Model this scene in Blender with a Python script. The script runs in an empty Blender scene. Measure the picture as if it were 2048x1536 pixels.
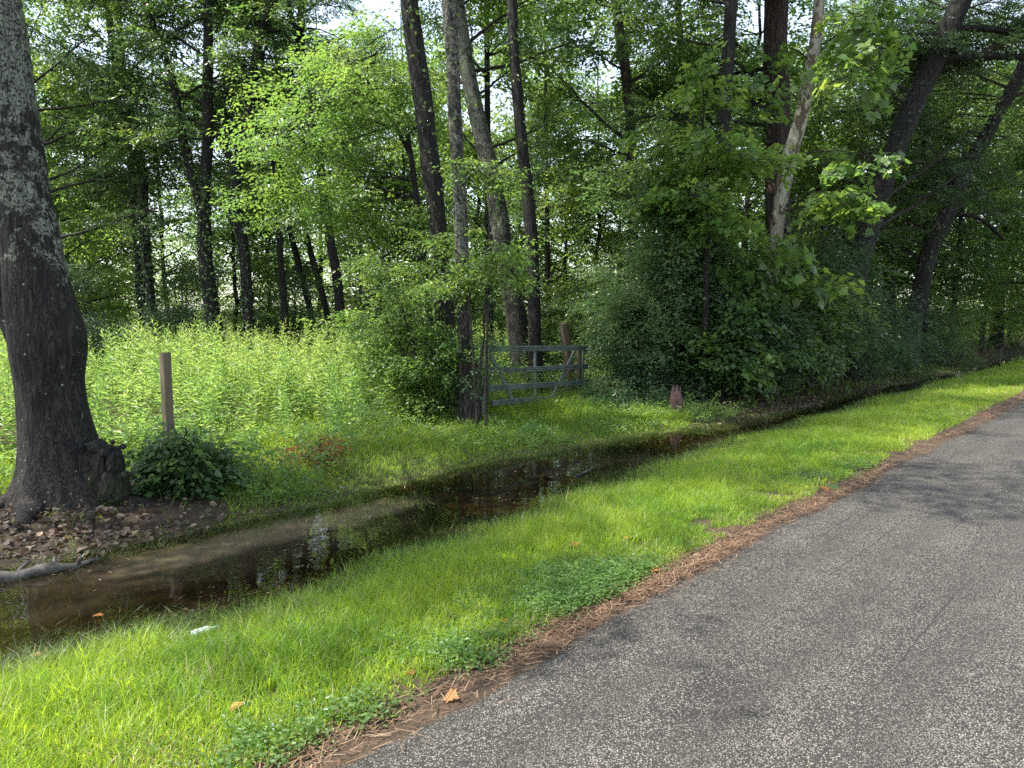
import bpy, math
import numpy as np
from mathutils import Vector

S = bpy.context.scene
COL = S.collection
R = math.radians

# ------------------------------------------------------------------ camera, world, sun, exposure
FPX = 1500.0                      # focal length in photo pixels (2048 wide)
PITCH = math.atan((768 - 620) / FPX)
EYE = 1.6
cd = bpy.data.cameras.new('camera')
cd.sensor_width = 36.0
cd.lens = FPX / 2048 * 36.0
cd.clip_start = 0.05
cd.clip_end = 2000
cam = bpy.data.objects.new('camera', cd)
COL.objects.link(cam)
cam.location = (0, 0, EYE)
cam.rotation_euler = (math.pi / 2 - PITCH, 0, 0)
S.camera = cam

SUN_EL = 60.0
SUN_H = np.array([-0.98, -0.20])   # horizontal direction towards the sun
w = bpy.data.worlds.new('World')
S.world = w
w.use_nodes = True
nt = w.node_tree
bg = nt.nodes['Background']
sky = nt.nodes.new('ShaderNodeTexSky')
sky.sky_type = 'NISHITA'
sky.sun_disc = False
sky.sun_elevation = R(SUN_EL)
sky.sun_rotation = math.atan2(SUN_H[0], SUN_H[1])
sky.air_density = 1.0
sky.dust_density = 1.0
sky.ozone_density = 1.0
hsv = nt.nodes.new('ShaderNodeHueSaturation')      # a hazy, pale summer sky
hsv.inputs['Saturation'].default_value = .62
nt.links.new(sky.outputs[0], hsv.inputs['Color'])
nt.links.new(hsv.outputs[0], bg.inputs[0])
bg.inputs[1].default_value = 0.15

sd = bpy.data.lights.new('sun', 'SUN')
sd.energy = 3.8
sd.angle = R(0.6)
sd.color = (1.0, 0.95, 0.86)
sun = bpy.data.objects.new('sun', sd)
COL.objects.link(sun)
hl = SUN_H / np.linalg.norm(SUN_H)
tosun = Vector((hl[0] * math.cos(R(SUN_EL)), hl[1] * math.cos(R(SUN_EL)), math.sin(R(SUN_EL))))
sun.rotation_euler = (-tosun).to_track_quat('-Z', 'Y').to_euler()
sun.location = (-20, 14, 40)

S.view_settings.view_transform = 'Standard'
S.view_settings.look = 'None'
S.view_settings.gamma = 1.0
S.view_settings.exposure = 1.65
S.cycles.max_bounces = 7
S.cycles.diffuse_bounces = 4
S.cycles.transmission_bounces = 4
S.cycles.transparent_max_bounces = 8
S.cycles.use_denoising = False
S.cycles.caustics_reflective = False
S.cycles.caustics_refractive = False

# ------------------------------------------------------------------ geometry helpers
CP, SP = math.cos(PITCH), math.sin(PITCH)
RANG = R(42.0)
UD = np.array([math.sin(RANG), math.cos(RANG)])     # along the road
VD = np.array([-UD[1], UD[0]])    # across it, to the left
ROADROT = math.atan2(UD[1], UD[0])


def ray(px, py):
    a, b = (px - 1024) / FPX, (768 - py) / FPX
    return np.array([a, CP + b * SP, -SP + b * CP])


def W(px, py, Y):
    """world point that lies Y metres ahead on the sight line of a photo pixel"""
    d = ray(px, py)
    return np.array([0, 0, EYE]) + d * (Y / d[1])


def G(px, py, z=0.0):
    d = ray(px, py)
    return np.array([0, 0, EYE]) + d * ((z - EYE) / d[2])


def to_uv(p):
    p = np.asarray(p, float)
    return p[..., 0] * UD[0] + p[..., 1] * UD[1], p[..., 0] * VD[0] + p[..., 1] * VD[1]


def from_uv(u, v):
    return u * UD[0] + v * VD[0], u * UD[1] + v * VD[1]


def _hash(i, j, s):
    n = (i.astype(np.int64) * 374761393 + j.astype(np.int64) * 668265263 + s * 974634777) & 0x7fffffff
    n = ((n ^ (n >> 13)) * 1274126177) & 0x7fffffff
    return ((n ^ (n >> 16)) & 0xffff) / 65535.0


def vnoise(x, y, s=0):
    x, y = np.asarray(x, float), np.asarray(y, float)
    i, j = np.floor(x), np.floor(y)
    fx, fy = x - i, y - j
    fx, fy = fx * fx * (3 - 2 * fx), fy * fy * (3 - 2 * fy)
    a, b = _hash(i, j, s), _hash(i + 1, j, s)
    c, d = _hash(i, j + 1, s), _hash(i + 1, j + 1, s)
    return (a * (1 - fx) + b * fx) * (1 - fy) + (c * (1 - fx) + d * fx) * fy


def fbm(x, y, s=0, o=3):
    t, a, n = 0, 1, 0
    for k in range(o):
        t = t + a * vnoise(np.asarray(x) * 2 ** k, np.asarray(y) * 2 ** k, s + k * 7)
        n += a
        a *= .5
    return t / n


WZ = -0.30                        # water level
_n = np.array([to_uv(G(*p, WZ)) for p in [(0, 1352), (400, 1262), (700, 1168), (1000, 1058), (1300, 948), (1530, 874), (1850, 778), (2040, 726)]])
_f = np.array([to_uv(G(*p, WZ)) for p in [(0, 1142), (250, 1084), (460, 1046), (700, 1000), (1000, 920), (1300, 868), (1500, 838), (1700, 792)]])
_n = np.vstack([[-30, 4.5], _n, [90, 4.6]])
_f = np.vstack([[-30, 6.5], _f, [26, 5.1], [90, 5.2]])


def near_edge(u):
    return np.interp(u, _n[:, 0], _n[:, 1]) + 0.35 * (fbm(u * .9, u * 0 + 3, 5) - .5)


def far_edge(u):
    return np.interp(u, _f[:, 0], _f[:, 1]) + 0.4 * (fbm(u * .8, u * 0 + 9, 11) - .5)


def road_edge(u):
    return 2.20 + 0.16 * (fbm(u * 1.3, u * 0, 3, 4) - .5) + 0.05 * np.sin(u * .35)


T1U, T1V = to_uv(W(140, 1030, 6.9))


def hgt(u, v):
    u, v = np.asarray(u, float), np.asarray(v, float)
    vn, vf = near_edge(u), far_edge(u)
    s = np.clip((v - 2.4) / (vn - 2.4), 0, 1)
    h1 = -0.012 + (WZ + 0.012) * s ** 1.35 + .04 * (fbm(u * 1.7, v * 1.7, 21) - .5) * s * (1 - s) * 4
    t = np.clip((v - vn) / np.maximum(vf - vn, .2), 0, 1)
    h2 = WZ - 0.12 * np.sin(math.pi * t) ** .8
    r = np.clip((v - vf) / 1.3, 0, 1)
    h3 = WZ + 0.07 * (r * r * (3 - 2 * r)) + .10 * (fbm(u * .5, v * .5, 31) - .45) * r
    h = np.where(v < vn, h1, np.where(v < vf, h2, h3))
    h = h + 0.09 * np.exp(-(((u - T1U) ** 2 + (v - T1V) ** 2) / 1.1 ** 2))
    return np.where(v < 2.35, np.minimum(h, -0.03), h)


def GG(px, py, up=0.0):
    """where the sight line of a photo pixel meets the ground"""
    z = -.1
    for _ in range(12):
        g = G(px, py, z)
        z = .5 * z + .5 * (max(float(hxy(g[0], g[1])), WZ) + up)
    return g


def hxy(x, y):
    return hgt(*to_uv(np.stack([np.asarray(x, float), np.asarray(y, float)], -1)))


def link(o):
    COL.objects.link(o)
    return o


def np_mesh(name, V, F, mat, parent=None, tint=None, smooth=True, color=None):
    """one mesh object from vertex and face arrays (every face has the same corner count)"""
    V = np.ascontiguousarray(V, np.float32)
    F = np.ascontiguousarray(F, np.int32)
    m = bpy.data.meshes.new(name)
    k = F.shape[1]
    m.vertices.add(len(V))
    m.vertices.foreach_set('co', V.ravel())
    m.loops.add(F.size)
    m.loops.foreach_set('vertex_index', F.ravel())
    m.polygons.add(len(F))
    m.polygons.foreach_set('loop_start', np.arange(0, F.size, k, dtype=np.int32))
    m.polygons.foreach_set('use_smooth', np.full(len(F), smooth, dtype=bool))
    m.update(calc_edges=True)
    if tint is not None:
        a = m.attributes.new('tint', 'FLOAT', 'POINT')
        a.data.foreach_set('value', np.ascontiguousarray(tint, np.float32))
    if color is not None:
        a = m.attributes.new('zone', 'FLOAT_COLOR', 'POINT')
        a.data.foreach_set('color', np.ascontiguousarray(color, np.float32).ravel())
    m.materials.append(mat)
    o = link(bpy.data.objects.new(name, m))
    if parent is not None:
        o.parent = parent
        if parent.type == 'EMPTY':
            o.matrix_parent_inverse.identity()
            o.location = -parent.location
    return o


def thing(name, label, cat, loc, group=None):
    o = link(bpy.data.objects.new(name, None))
    o.empty_display_size = .2
    o.location = [float(c) for c in loc]
    tag(o, label, cat, group)
    return o


def tag(o, label=None, cat=None, group=None, kind=None):
    if label:
        o['label'] = label
    if cat:
        o['category'] = cat
    if group:
        o['group'] = group
    if kind:
        o['kind'] = kind
    return o


class MB:
    """collects quads"""
    def __init__(self):
        self.v, self.f, self.n = [], [], 0

    def add(self, V, F):
        self.v.append(np.asarray(V, float).reshape(-1, 3))
        self.f.append(np.asarray(F, int).reshape(-1, 4) + self.n)
        self.n += len(self.v[-1])

    def tube(self, P, r, seg=8, lump=0.0, seed=0, flat=1.0, cap=True):
        P = np.asarray(P, float)
        n = len(P)
        r = np.broadcast_to(np.asarray(r, float), (n,))
        T = np.gradient(P, axis=0)
        T /= np.linalg.norm(T, axis=1)[:, None] + 1e-9
        ref = np.array([0, 1.0, 0]) if abs(T[:, 1]).mean() < .8 else np.array([1.0, 0, 0])
        A = np.cross(T, ref)
        A /= np.linalg.norm(A, axis=1)[:, None] + 1e-9
        B = np.cross(T, A)
        th = np.linspace(0, 2 * math.pi, seg, endpoint=False)
        rr = r[:, None] * np.ones(seg)[None]
        if lump:
            ii, jj = np.meshgrid(np.arange(n), np.arange(seg), indexing='ij')
            ln = vnoise(ii * .7 + seed * 3.1, np.cos(th)[jj] * 1.5 + 5, seed) + vnoise(ii * .7, np.sin(th)[jj] * 1.5 + 9, seed + 3) - 1
            rr = rr * (1 + lump * ln)
        V = P[:, None] + rr[..., None] * (np.cos(th)[None, :, None] * A[:, None] + flat * np.sin(th)[None, :, None] * B[:, None])
        i = np.arange(n - 1)[:, None] * seg
        j = np.arange(seg)[None]
        j2 = (j + 1) % seg
        F = np.stack([i + j, i + j2, i + seg + j2, i + seg + j], -1).reshape(-1, 4)
        self.add(V.reshape(-1, 3), F)
        if cap and seg % 2 == 0:
            for base in (0, (n - 1) * seg):
                Fc = [[base + k, base + k + 1, base + seg - 2 - k, base + seg - 1 - k] for k in range(0, seg // 2 - 1)]
                self.f.append(np.array(Fc) + self.n - n * seg)

    def box(self, c, ax, ay, az):
        c, ax, ay, az = map(lambda q: np.asarray(q, float), (c, ax, ay, az))
        V = [c + sx * ax + sy * ay + sz * az for sx in (-1, 1) for sy in (-1, 1) for sz in (-1, 1)]
        self.add(V, [[0, 1, 3, 2], [4, 6, 7, 5], [0, 4, 5, 1], [2, 3, 7, 6], [0, 2, 6, 4], [1, 5, 7, 3]])

    def prism(self, prof, A, B, up, side):
        """a profile (side, up) swept from A to B, closed"""
        A, B = np.asarray(A, float), np.asarray(B, float)
        prof = np.asarray(prof, float)
        k = len(prof)
        off = prof[:, :1] * side[None] + prof[:, 1:] * up[None]
        V = np.vstack([A + off, B + off])
        F = [[i, (i + 1) % k, k + (i + 1) % k, k + i] for i in range(k)]
        for b in (0, k):
            F += [[b + i, b + i + 1, b + k - 2 - i, b + k - 1 - i] for i in range(k // 2 - 1)]
        self.add(V, F)

    def build(self, name, mat, parent=None, smooth=True, tint=None):
        return np_mesh(name, np.vstack(self.v), np.vstack(self.f), mat, parent, smooth=smooth, tint=tint)


# ------------------------------------------------------------------ materials
def mat(name):
    m = bpy.data.materials.new(name)
    m.use_nodes = True
    n = m.node_tree.nodes
    n.clear()
    out = n.new('ShaderNodeOutputMaterial')
    return m, m.node_tree, out


def node(t, typ, **kw):
    x = t.nodes.new(typ)
    for k, v in kw.items():
        if k.startswith('_'):
            setattr(x, k[1:], v)
        else:
            x.inputs[k.replace('__', ' ')].default_value = v
    return x


def ramp(t, src, stops):
    r = t.nodes.new('ShaderNodeValToRGB')
    e = r.color_ramp.elements
    while len(e) < len(stops):
        e.new(0.5)
    for i, (p, c) in enumerate(stops):
        e[i].position = p
        e[i].color = (*c, 1) if len(c) == 3 else c
    t.links.new(src, r.inputs[0])
    return r.outputs[0]


def mixc(t, f, a, b, mode='MIX'):
    x = t.nodes.new('ShaderNodeMix')
    x.data_type = 'RGBA'
    x.blend_type = mode
    for sock, val in ((x.inputs[0], f), (x.inputs[6], a), (x.inputs[7], b)):
        if hasattr(val, 'links'):
            t.links.new(val, sock)
        else:
            sock.default_value = val if not isinstance(val, tuple) else (*val, 1)
    return x.outputs[2]


def mth(t, op, a, b=None, c=None):
    x = t.nodes.new('ShaderNodeMath')
    x.operation = op
    for i, val in enumerate((a, b, c)):
        if val is None:
            continue
        if hasattr(val, 'links'):
            t.links.new(val, x.inputs[i])
        else:
            x.inputs[i].default_value = val
    return x.outputs[0]


def coords(t, scale=(1, 1, 1), kind='Object'):
    c = t.nodes.new('ShaderNodeTexCoord')
    mp = t.nodes.new('ShaderNodeMapping')
    mp.inputs['Scale'].default_value = scale
    t.links.new(c.outputs[kind], mp.inputs[0])
    return mp.outputs[0]


def noise(t, vec, scale, detail=3, rough=.55):
    x = node(t, 'ShaderNodeTexNoise', Scale=scale, Detail=detail, Roughness=rough)
    t.links.new(vec, x.inputs['Vector'])
    return x.outputs['Fac']


def bumped(t, h, dist, strength=1.0):
    b = node(t, 'ShaderNodeBump', Strength=strength, Distance=dist)
    t.links.new(h, b.inputs['Height'])
    return b.outputs[0]


def leaf_mat(name, stops, tstops, trans=.45, rough=.42, spec=.5):
    m, t, out = mat(name)
    a = node(t, 'ShaderNodeAttribute', _attribute_name='tint')
    col = ramp(t, a.outputs['Fac'], stops)
    tc = ramp(t, a.outputs['Fac'], tstops)
    p = node(t, 'ShaderNodeBsdfPrincipled', Roughness=rough)
    p.inputs['Specular IOR Level'].default_value = spec
    t.links.new(col, p.inputs['Base Color'])
    tr = node(t, 'ShaderNodeBsdfTranslucent')
    t.links.new(tc, tr.inputs['Color'])
    mx = node(t, 'ShaderNodeMixShader', Fac=trans)
    t.links.new(p.outputs[0], mx.inputs[1])
    t.links.new(tr.outputs[0], mx.inputs[2])
    t.links.new(mx.outputs[0], out.inputs[0])
    return m


M = {}
M['leaf'] = leaf_mat('forest_leaf', [(0, (.036, .072, .030)), (.6, (.070, .125, .042)), (1, (.13, .19, .045))],
                     [(0, (.09, .20, .05)), (.6, (.20, .36, .07)), (1, (.42, .52, .07))], rough=.36, spec=.6)
M['leaf_bright'] = leaf_mat('maple_leaf', [(0, (.055, .105, .036)), (.6, (.095, .165, .045)), (1, (.16, .22, .05))],
                            [(0, (.16, .33, .065)), (.6, (.31, .48, .08)), (1, (.50, .60, .08))], trans=.5, rough=.38)
M['leaf_dark'] = leaf_mat('evergreen_leaf', [(0, (.030, .060, .030)), (.6, (.058, .100, .044)), (1, (.10, .145, .05))],
                          [(0, (.06, .13, .035)), (.6, (.12, .23, .05)), (1, (.24, .36, .06))], trans=.35, rough=.34)
M['leaf_grey'] = leaf_mat('shrub_leaf', [(0, (.050, .095, .046)), (.6, (.092, .155, .070)), (1, (.14, .20, .075))],
                          [(0, (.11, .23, .07)), (.6, (.20, .37, .09)), (1, (.32, .48, .10))], trans=.38, rough=.36)
M['weed'] = leaf_mat('weed_leaf', [(0, (.055, .12, .036)), (.6, (.12, .205, .055)), (1, (.22, .29, .08))],
                     [(0, (.19, .38, .075)), (.6, (.41, .60, .12)), (1, (.64, .74, .16))], trans=.5, rough=.40)
M['grass'] = leaf_mat('grass_blade', [(0, (.065, .140, .020)), (.55, (.150, .245, .026)), (.9, (.25, .32, .04)), (1, (.40, .35, .16))],
                      [(0, (.22, .43, .03)), (.55, (.52, .71, .045)), (.9, (.72, .80, .06)), (1, (.5, .45, .2))], trans=.48, rough=.45)
M['wetgrass'] = leaf_mat('wet_grass_blade', [(0, (.035, .07, .015)), (.6, (.07, .11, .02)), (1, (.16, .16, .05))],
                         [(0, (.08, .16, .02)), (.6, (.18, .26, .03)), (1, (.3, .3, .08))], trans=.4, rough=.35)
M['deadleaf'] = leaf_mat('dead_leaf', [(0, (.036, .024, .017)), (.5, (.085, .058, .038)), (1, (.24, .175, .115))],
                         [(0, (.05, .025, .012)), (.5, (.14, .07, .03)), (1, (.3, .18, .08))], trans=.2, rough=.6)
M['orangeleaf'] = leaf_mat('orange_leaf', [(0, (.22, .075, .02)), (.5, (.36, .14, .035)), (1, (.45, .25, .09))],
                           [(0, (.35, .10, .02)), (.5, (.5, .2, .04)), (1, (.5, .3, .1))], trans=.3, rough=.55)
M['needle'] = leaf_mat('pine_needle', [(0, (.070, .036, .022)), (.5, (.16, .090, .052)), (1, (.34, .24, .15))],
                       [(0, (.08, .03, .012)), (.5, (.2, .08, .03)), (1, (.3, .2, .1))], trans=.12, rough=.6)


def bark_mat(name, dark, light, vs=1.0, lichen=0.0, moss=False, specks=.4, bump=.02, rough=.8, patches=None):
    m, t, out = mat(name)
    o = coords(t)
    st = coords(t, (1, 1, .16))
    n1 = noise(t, st, 26 * vs, 5, .65)
    n2 = noise(t, o, 2.2, 3)
    crk = node(t, 'ShaderNodeTexVoronoi', Scale=11.0 * vs)
    crk.feature = 'DISTANCE_TO_EDGE'
    wq = t.nodes.new('ShaderNodeVectorMath')
    wq.operation = 'ADD'
    nzv = t.nodes.new('ShaderNodeCombineXYZ')
    nzz = noise(t, st, 7, 3)
    for i_ in range(3):
        t.links.new(nzz, nzv.inputs[i_])
    t.links.new(coords(t, (1, 1, .13)), wq.inputs[0])
    t.links.new(nzv.outputs[0], wq.inputs[1])
    t.links.new(wq.outputs[0], crk.inputs['Vector'])
    ck = ramp(t, crk.outputs['Distance'], [(.0, (0, 0, 0)), (.16, (1, 1, 1))])
    col = ramp(t, n1, [(.32, dark), (.68, light)])
    col = mixc(t, ck, tuple(c * .4 for c in dark), col)
    col = mixc(t, mth(t, 'MULTIPLY', n2, .45), col, tuple(c * .45 for c in dark))
    if patches:
        vn_ = node(t, 'ShaderNodeTexVoronoi', Scale=7.0)
        wv = coords(t, (1, 1, .4))
        nz = noise(t, wv, 5, 4)
        vsum = t.nodes.new('ShaderNodeVectorMath')
        vsum.operation = 'ADD'
        cmb = t.nodes.new('ShaderNodeCombineXYZ')
        for i in range(3):
            t.links.new(nz, cmb.inputs[i])
        t.links.new(wv, vsum.inputs[0])
        t.links.new(cmb.outputs[0], vsum.inputs[1])
        t.links.new(vsum.outputs[0], vn_.inputs['Vector'])
        sep = t.nodes.new('ShaderNodeSeparateColor')
        t.links.new(vn_.outputs['Color'], sep.inputs[0])
        pc = ramp(t, sep.outputs[0], [(0, patches[0]), (.36, patches[1]), (.40, patches[2]), (.75, patches[3])])
        pc.node.color_ramp.interpolation = 'CONSTANT'
        col = mixc(t, mth(t, 'MULTIPLY', n1, .5), pc, tuple(c * .6 for c in patches[1]))
    if lichen:
        l1 = noise(t, coords(t, (1, 1, 1)), 9, 5, .7)
        l0 = noise(t, o, 1.7, 2)
        geo = t.nodes.new('ShaderNodeSeparateXYZ')
        t.links.new(coords(t), geo.inputs[0])
        # lichen is a growth on the upper trunk, thinning out lower down
        zz = mth(t, 'MULTIPLY', mth(t, 'SUBTRACT', geo.outputs[2], 1.7), .10)
        zz = mth(t, 'MINIMUM', mth(t, 'MAXIMUM', zz, -.16), .11)
        f = mth(t, 'ADD', mth(t, 'ADD', mth(t, 'MULTIPLY', l1, .65), mth(t, 'MULTIPLY', l0, .35)), zz)
        lf = ramp(t, f, [(.575, (0, 0, 0)), (.63, (1, 1, 1))])
        fine = ramp(t, noise(t, o, 45, 3), [(.40, (0, 0, 0)), (.52, (1, 1, 1))])
        col = mixc(t, mth(t, 'MULTIPLY', mth(t, 'MULTIPLY', lf, fine), lichen), col, (.27, .29, .22))
    if moss:
        geo = t.nodes.new('ShaderNodeSeparateXYZ')
        t.links.new(coords(t), geo.inputs[0])
        zm = mth(t, 'SUBTRACT', .42, mth(t, 'MULTIPLY', geo.outputs[2], .75))
        mf = ramp(t, mth(t, 'MULTIPLY', mth(t, 'ADD', zm, noise(t, o, 3.5, 3)), .6), [(.50, (0, 0, 0)), (.62, (1, 1, 1))])
        col = mixc(t, mth(t, 'MULTIPLY', mf, .7), col, (.026, .032, .007))
    if specks:
        v = node(t, 'ShaderNodeTexVoronoi', Scale=22.0)
        t.links.new(o, v.inputs['Vector'])
        sep = t.nodes.new('ShaderNodeSeparateColor')
        t.links.new(v.outputs['Color'], sep.inputs[0])
        sz = mth(t, 'MULTIPLY', sep.outputs[1], .20)
        f = mth(t, 'MULTIPLY', mth(t, 'LESS_THAN', v.outputs['Distance'], sz), mth(t, 'GREATER_THAN', sep.outputs[0], 1 - specks))
        col = mixc(t, mth(t, 'MULTIPLY', f, .8), col, (.34, .35, .30))
    p = node(t, 'ShaderNodeBsdfPrincipled', Roughness=rough)
    p.inputs['Specular IOR Level'].default_value = .35
    t.links.new(col, p.inputs['Base Color'])
    t.links.new(bumped(t, mth(t, 'ADD', mth(t, 'MULTIPLY', n1, .5), mth(t, 'MULTIPLY', ck, .5)), bump), p.inputs['Normal'])
    t.links.new(p.outputs[0], out.inputs[0])
    return m


M['bark_big'] = bark_mat('big_tree_bark', (.013, .010, .008), (.046, .037, .029), 1.2, lichen=.7, specks=.38, bump=.03)
M['bark_burl'] = bark_mat('burl_bark', (.011, .009, .007), (.042, .035, .028), .8, moss=True, specks=.2, bump=.05)
M['bark'] = bark_mat('forest_bark', (.010, .008, .0065), (.036, .030, .024), 1.0, specks=.35, bump=.03)
M['bark_red'] = bark_mat('reddish_bark', (.026, .015, .011), (.085, .052, .038), .8, specks=.1, bump=.04)
M['bark_grey'] = bark_mat('grey_bark', (.020, .016, .013), (.075, .062, .050), 1.0, lichen=.5, specks=.4, bump=.03)
M['bark_syc'] = bark_mat('sycamore_bark', (.1, .08, .06), (.3, .27, .2), 1.0, specks=0, bump=.008,
                         patches=((.10, .070, .045), (.15, .12, .075), (.34, .32, .235), (.40, .39, .31)))
M['twig'] = bark_mat('twig_bark', (.025, .020, .015), (.075, .060, .045), 1.5, specks=0, bump=.01)


def simple_mat(name, a, b, scale=8, stretch=(1, 1, 1), rough=.7, bump=.01, spec=.4, metal=0):
    m, t, out = mat(name)
    n1 = noise(t, coords(t, stretch), scale, 5, .6)
    p = node(t, 'ShaderNodeBsdfPrincipled', Roughness=rough, Metallic=metal)
    p.inputs['Specular IOR Level'].default_value = spec
    t.links.new(ramp(t, n1, [(.3, a), (.7, b)]), p.inputs['Base Color'])
    if bump:
        t.links.new(bumped(t, n1, bump), p.inputs['Normal'])
    t.links.new(p.outputs[0], out.inputs[0])
    return m


M['post'] = simple_mat('treated_wood', (.075, .060, .036), (.17, .135, .082), 14, (1, 1, .08), .75, .004)
M['oldpost'] = simple_mat('old_wood', (.05, .036, .025), (.15, .108, .070), 12, (1, 1, .08), .8, .006)
M['darkpost'] = simple_mat('rotten_wood', (.012, .010, .008), (.045, .036, .028), 12, (1, 1, .1), .85, .01)
M['redwood'] = simple_mat('broken_wood', (.045, .022, .019), (.15, .085, .072), 16, (1, 1, .15), .8, .01)
M['log'] = simple_mat('wet_log', (.016, .014, .012), (.11, .097, .082), 14, (1, 1, 1), .55, .012)


def gate_mat():
    m, t, out = mat('galvanised_gate')
    o = coords(t)
    n1 = noise(t, o, 5, 4)
    n2 = noise(t, o, 40, 3)
    col = ramp(t, n1, [(.3, (.055, .068, .060)), (.55, (.115, .135, .122)), (.75, (.17, .19, .172))])
    rust = ramp(t, mth(t, 'ADD', mth(t, 'MULTIPLY', n2, .4), mth(t, 'MULTIPLY', n1, .6)), [(.60, (0, 0, 0)), (.68, (1, 1, 1))])
    col = mixc(t, mth(t, 'MULTIPLY', rust, .55), col, (.07, .05, .035))
    p = node(t, 'ShaderNodeBsdfPrincipled', Roughness=.5, Metallic=.25)
    t.links.new(col, p.inputs['Base Color'])
    t.links.new(p.outputs[0], out.inputs[0])
    return m


M['gate'] = gate_mat()


def road_mat():
    m, t, out = mat('chip_seal_asphalt')
    o = coords(t)
    v = node(t, 'ShaderNodeTexVoronoi', Scale=165.0)
    t.links.new(o, v.inputs['Vector'])
    sep = t.nodes.new('ShaderNodeSeparateColor')
    t.links.new(v.outputs['Color'], sep.inputs[0])
    big = noise(t, o, .55, 4)
    mid = noise(t, o, 3.2, 3)
    # chips of stone in a dark binder: some cells bare binder, others pale stone
    cover = mth(t, 'ADD', .64, mth(t, 'MULTIPLY', mth(t, 'SUBTRACT', mth(t, 'ADD', mth(t, 'MULTIPLY', big, .6), mth(t, 'MULTIPLY', mid, .4)), .5), 1.5))
    isch = mth(t, 'LESS_THAN', sep.outputs[0], cover)
    rad = mth(t, 'LESS_THAN', v.outputs['Distance'], mth(t, 'ADD', .42, mth(t, 'MULTIPLY', sep.outputs[1], .2)))
    f = mth(t, 'MULTIPLY', isch, rad)
    chip = ramp(t, sep.outputs[2], [(0, (.065, .059, .050)), (.35, (.12, .107, .090)), (.7, (.19, .172, .144)), (1, (.30, .276, .236))])
    binder = ramp(t, noise(t, o, 140, 2), [(.3, (.016, .015, .014)), (.7, (.040, .038, .035))])
    col = mixc(t, f, binder, chip)
    # drag lines along the lane
    sx = t.nodes.new('ShaderNodeSeparateXYZ')
    t.links.new(o, sx.inputs[0])
    wob = mth(t, 'MULTIPLY', noise(t, coords(t, (.5, 1.0, 1)), 1.3, 4), .55)
    fr = mth(t, 'FRACT', mth(t, 'ADD', mth(t, 'MULTIPLY', sx.outputs[1], 3.1), wob))
    ln = mth(t, 'LESS_THAN', fr, .026)
    lm = mth(t, 'GREATER_THAN', noise(t, coords(t, (.45, 3.1, 1)), 1.6, 3), .54)
    col = mixc(t, mth(t, 'MULTIPLY', mth(t, 'MULTIPLY', ln, lm), .75), col, (.022, .022, .023))
    # one irregular crack
    ca = mth(t, 'ABSOLUTE', mth(t, 'SUBTRACT', noise(t, o, .8, 5, .6), .5))
    col = mixc(t, mth(t, 'MULTIPLY', mth(t, 'LESS_THAN', ca, .0012), .7), col, (.02, .02, .02))
    # earthy staining beside the verge
    ed = ramp(t, mth(t, 'ADD', sx.outputs[1], mth(t, 'MULTIPLY', mid, .35)), [(2.16 / 4, (0, 0, 0)), (2.55 / 4, (1, 1, 1))])
    col = mixc(t, 0.0, col, col)
    p = node(t, 'ShaderNodeBsdfPrincipled', Roughness=.72)
    p.inputs['Specular IOR Level'].default_value = .25
    t.links.new(col, p.inputs['Base Color'])
    hh = mth(t, 'MULTIPLY', f, mth(t, 'SUBTRACT', .7, v.outputs['Distance']))
    t.links.new(bumped(t, hh, .006, .9), p.inputs['Normal'])
    t.links.new(p.outputs[0], out.inputs[0])
    return m


M['road'] = road_mat()


def ground_mat():
    m, t, out = mat('soil')
    o = coords(t)
    a = node(t, 'ShaderNodeAttribute', _attribute_name='zone')
    n1 = noise(t, o, 9, 6, .65)
    n2 = noise(t, o, 55, 4, .7)
    k = ramp(t, mth(t, 'ADD', mth(t, 'MULTIPLY', n1, .5), mth(t, 'MULTIPLY', n2, .5)), [(.3, (.45, .42, .40)), (.7, (1.5, 1.45, 1.4))])
    col = mixc(t, 1.0, a.outputs['Color'], k, 'MULTIPLY')
    p = node(t, 'ShaderNodeBsdfPrincipled', Roughness=.85)
    p.inputs['Specular IOR Level'].default_value = .25
    t.links.new(col, p.inputs['Base Color'])
    t.links.new(bumped(t, n2, .02), p.inputs['Normal'])
    t.links.new(p.outputs[0], out.inputs[0])
    return m


M['ground'] = ground_mat()


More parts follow.
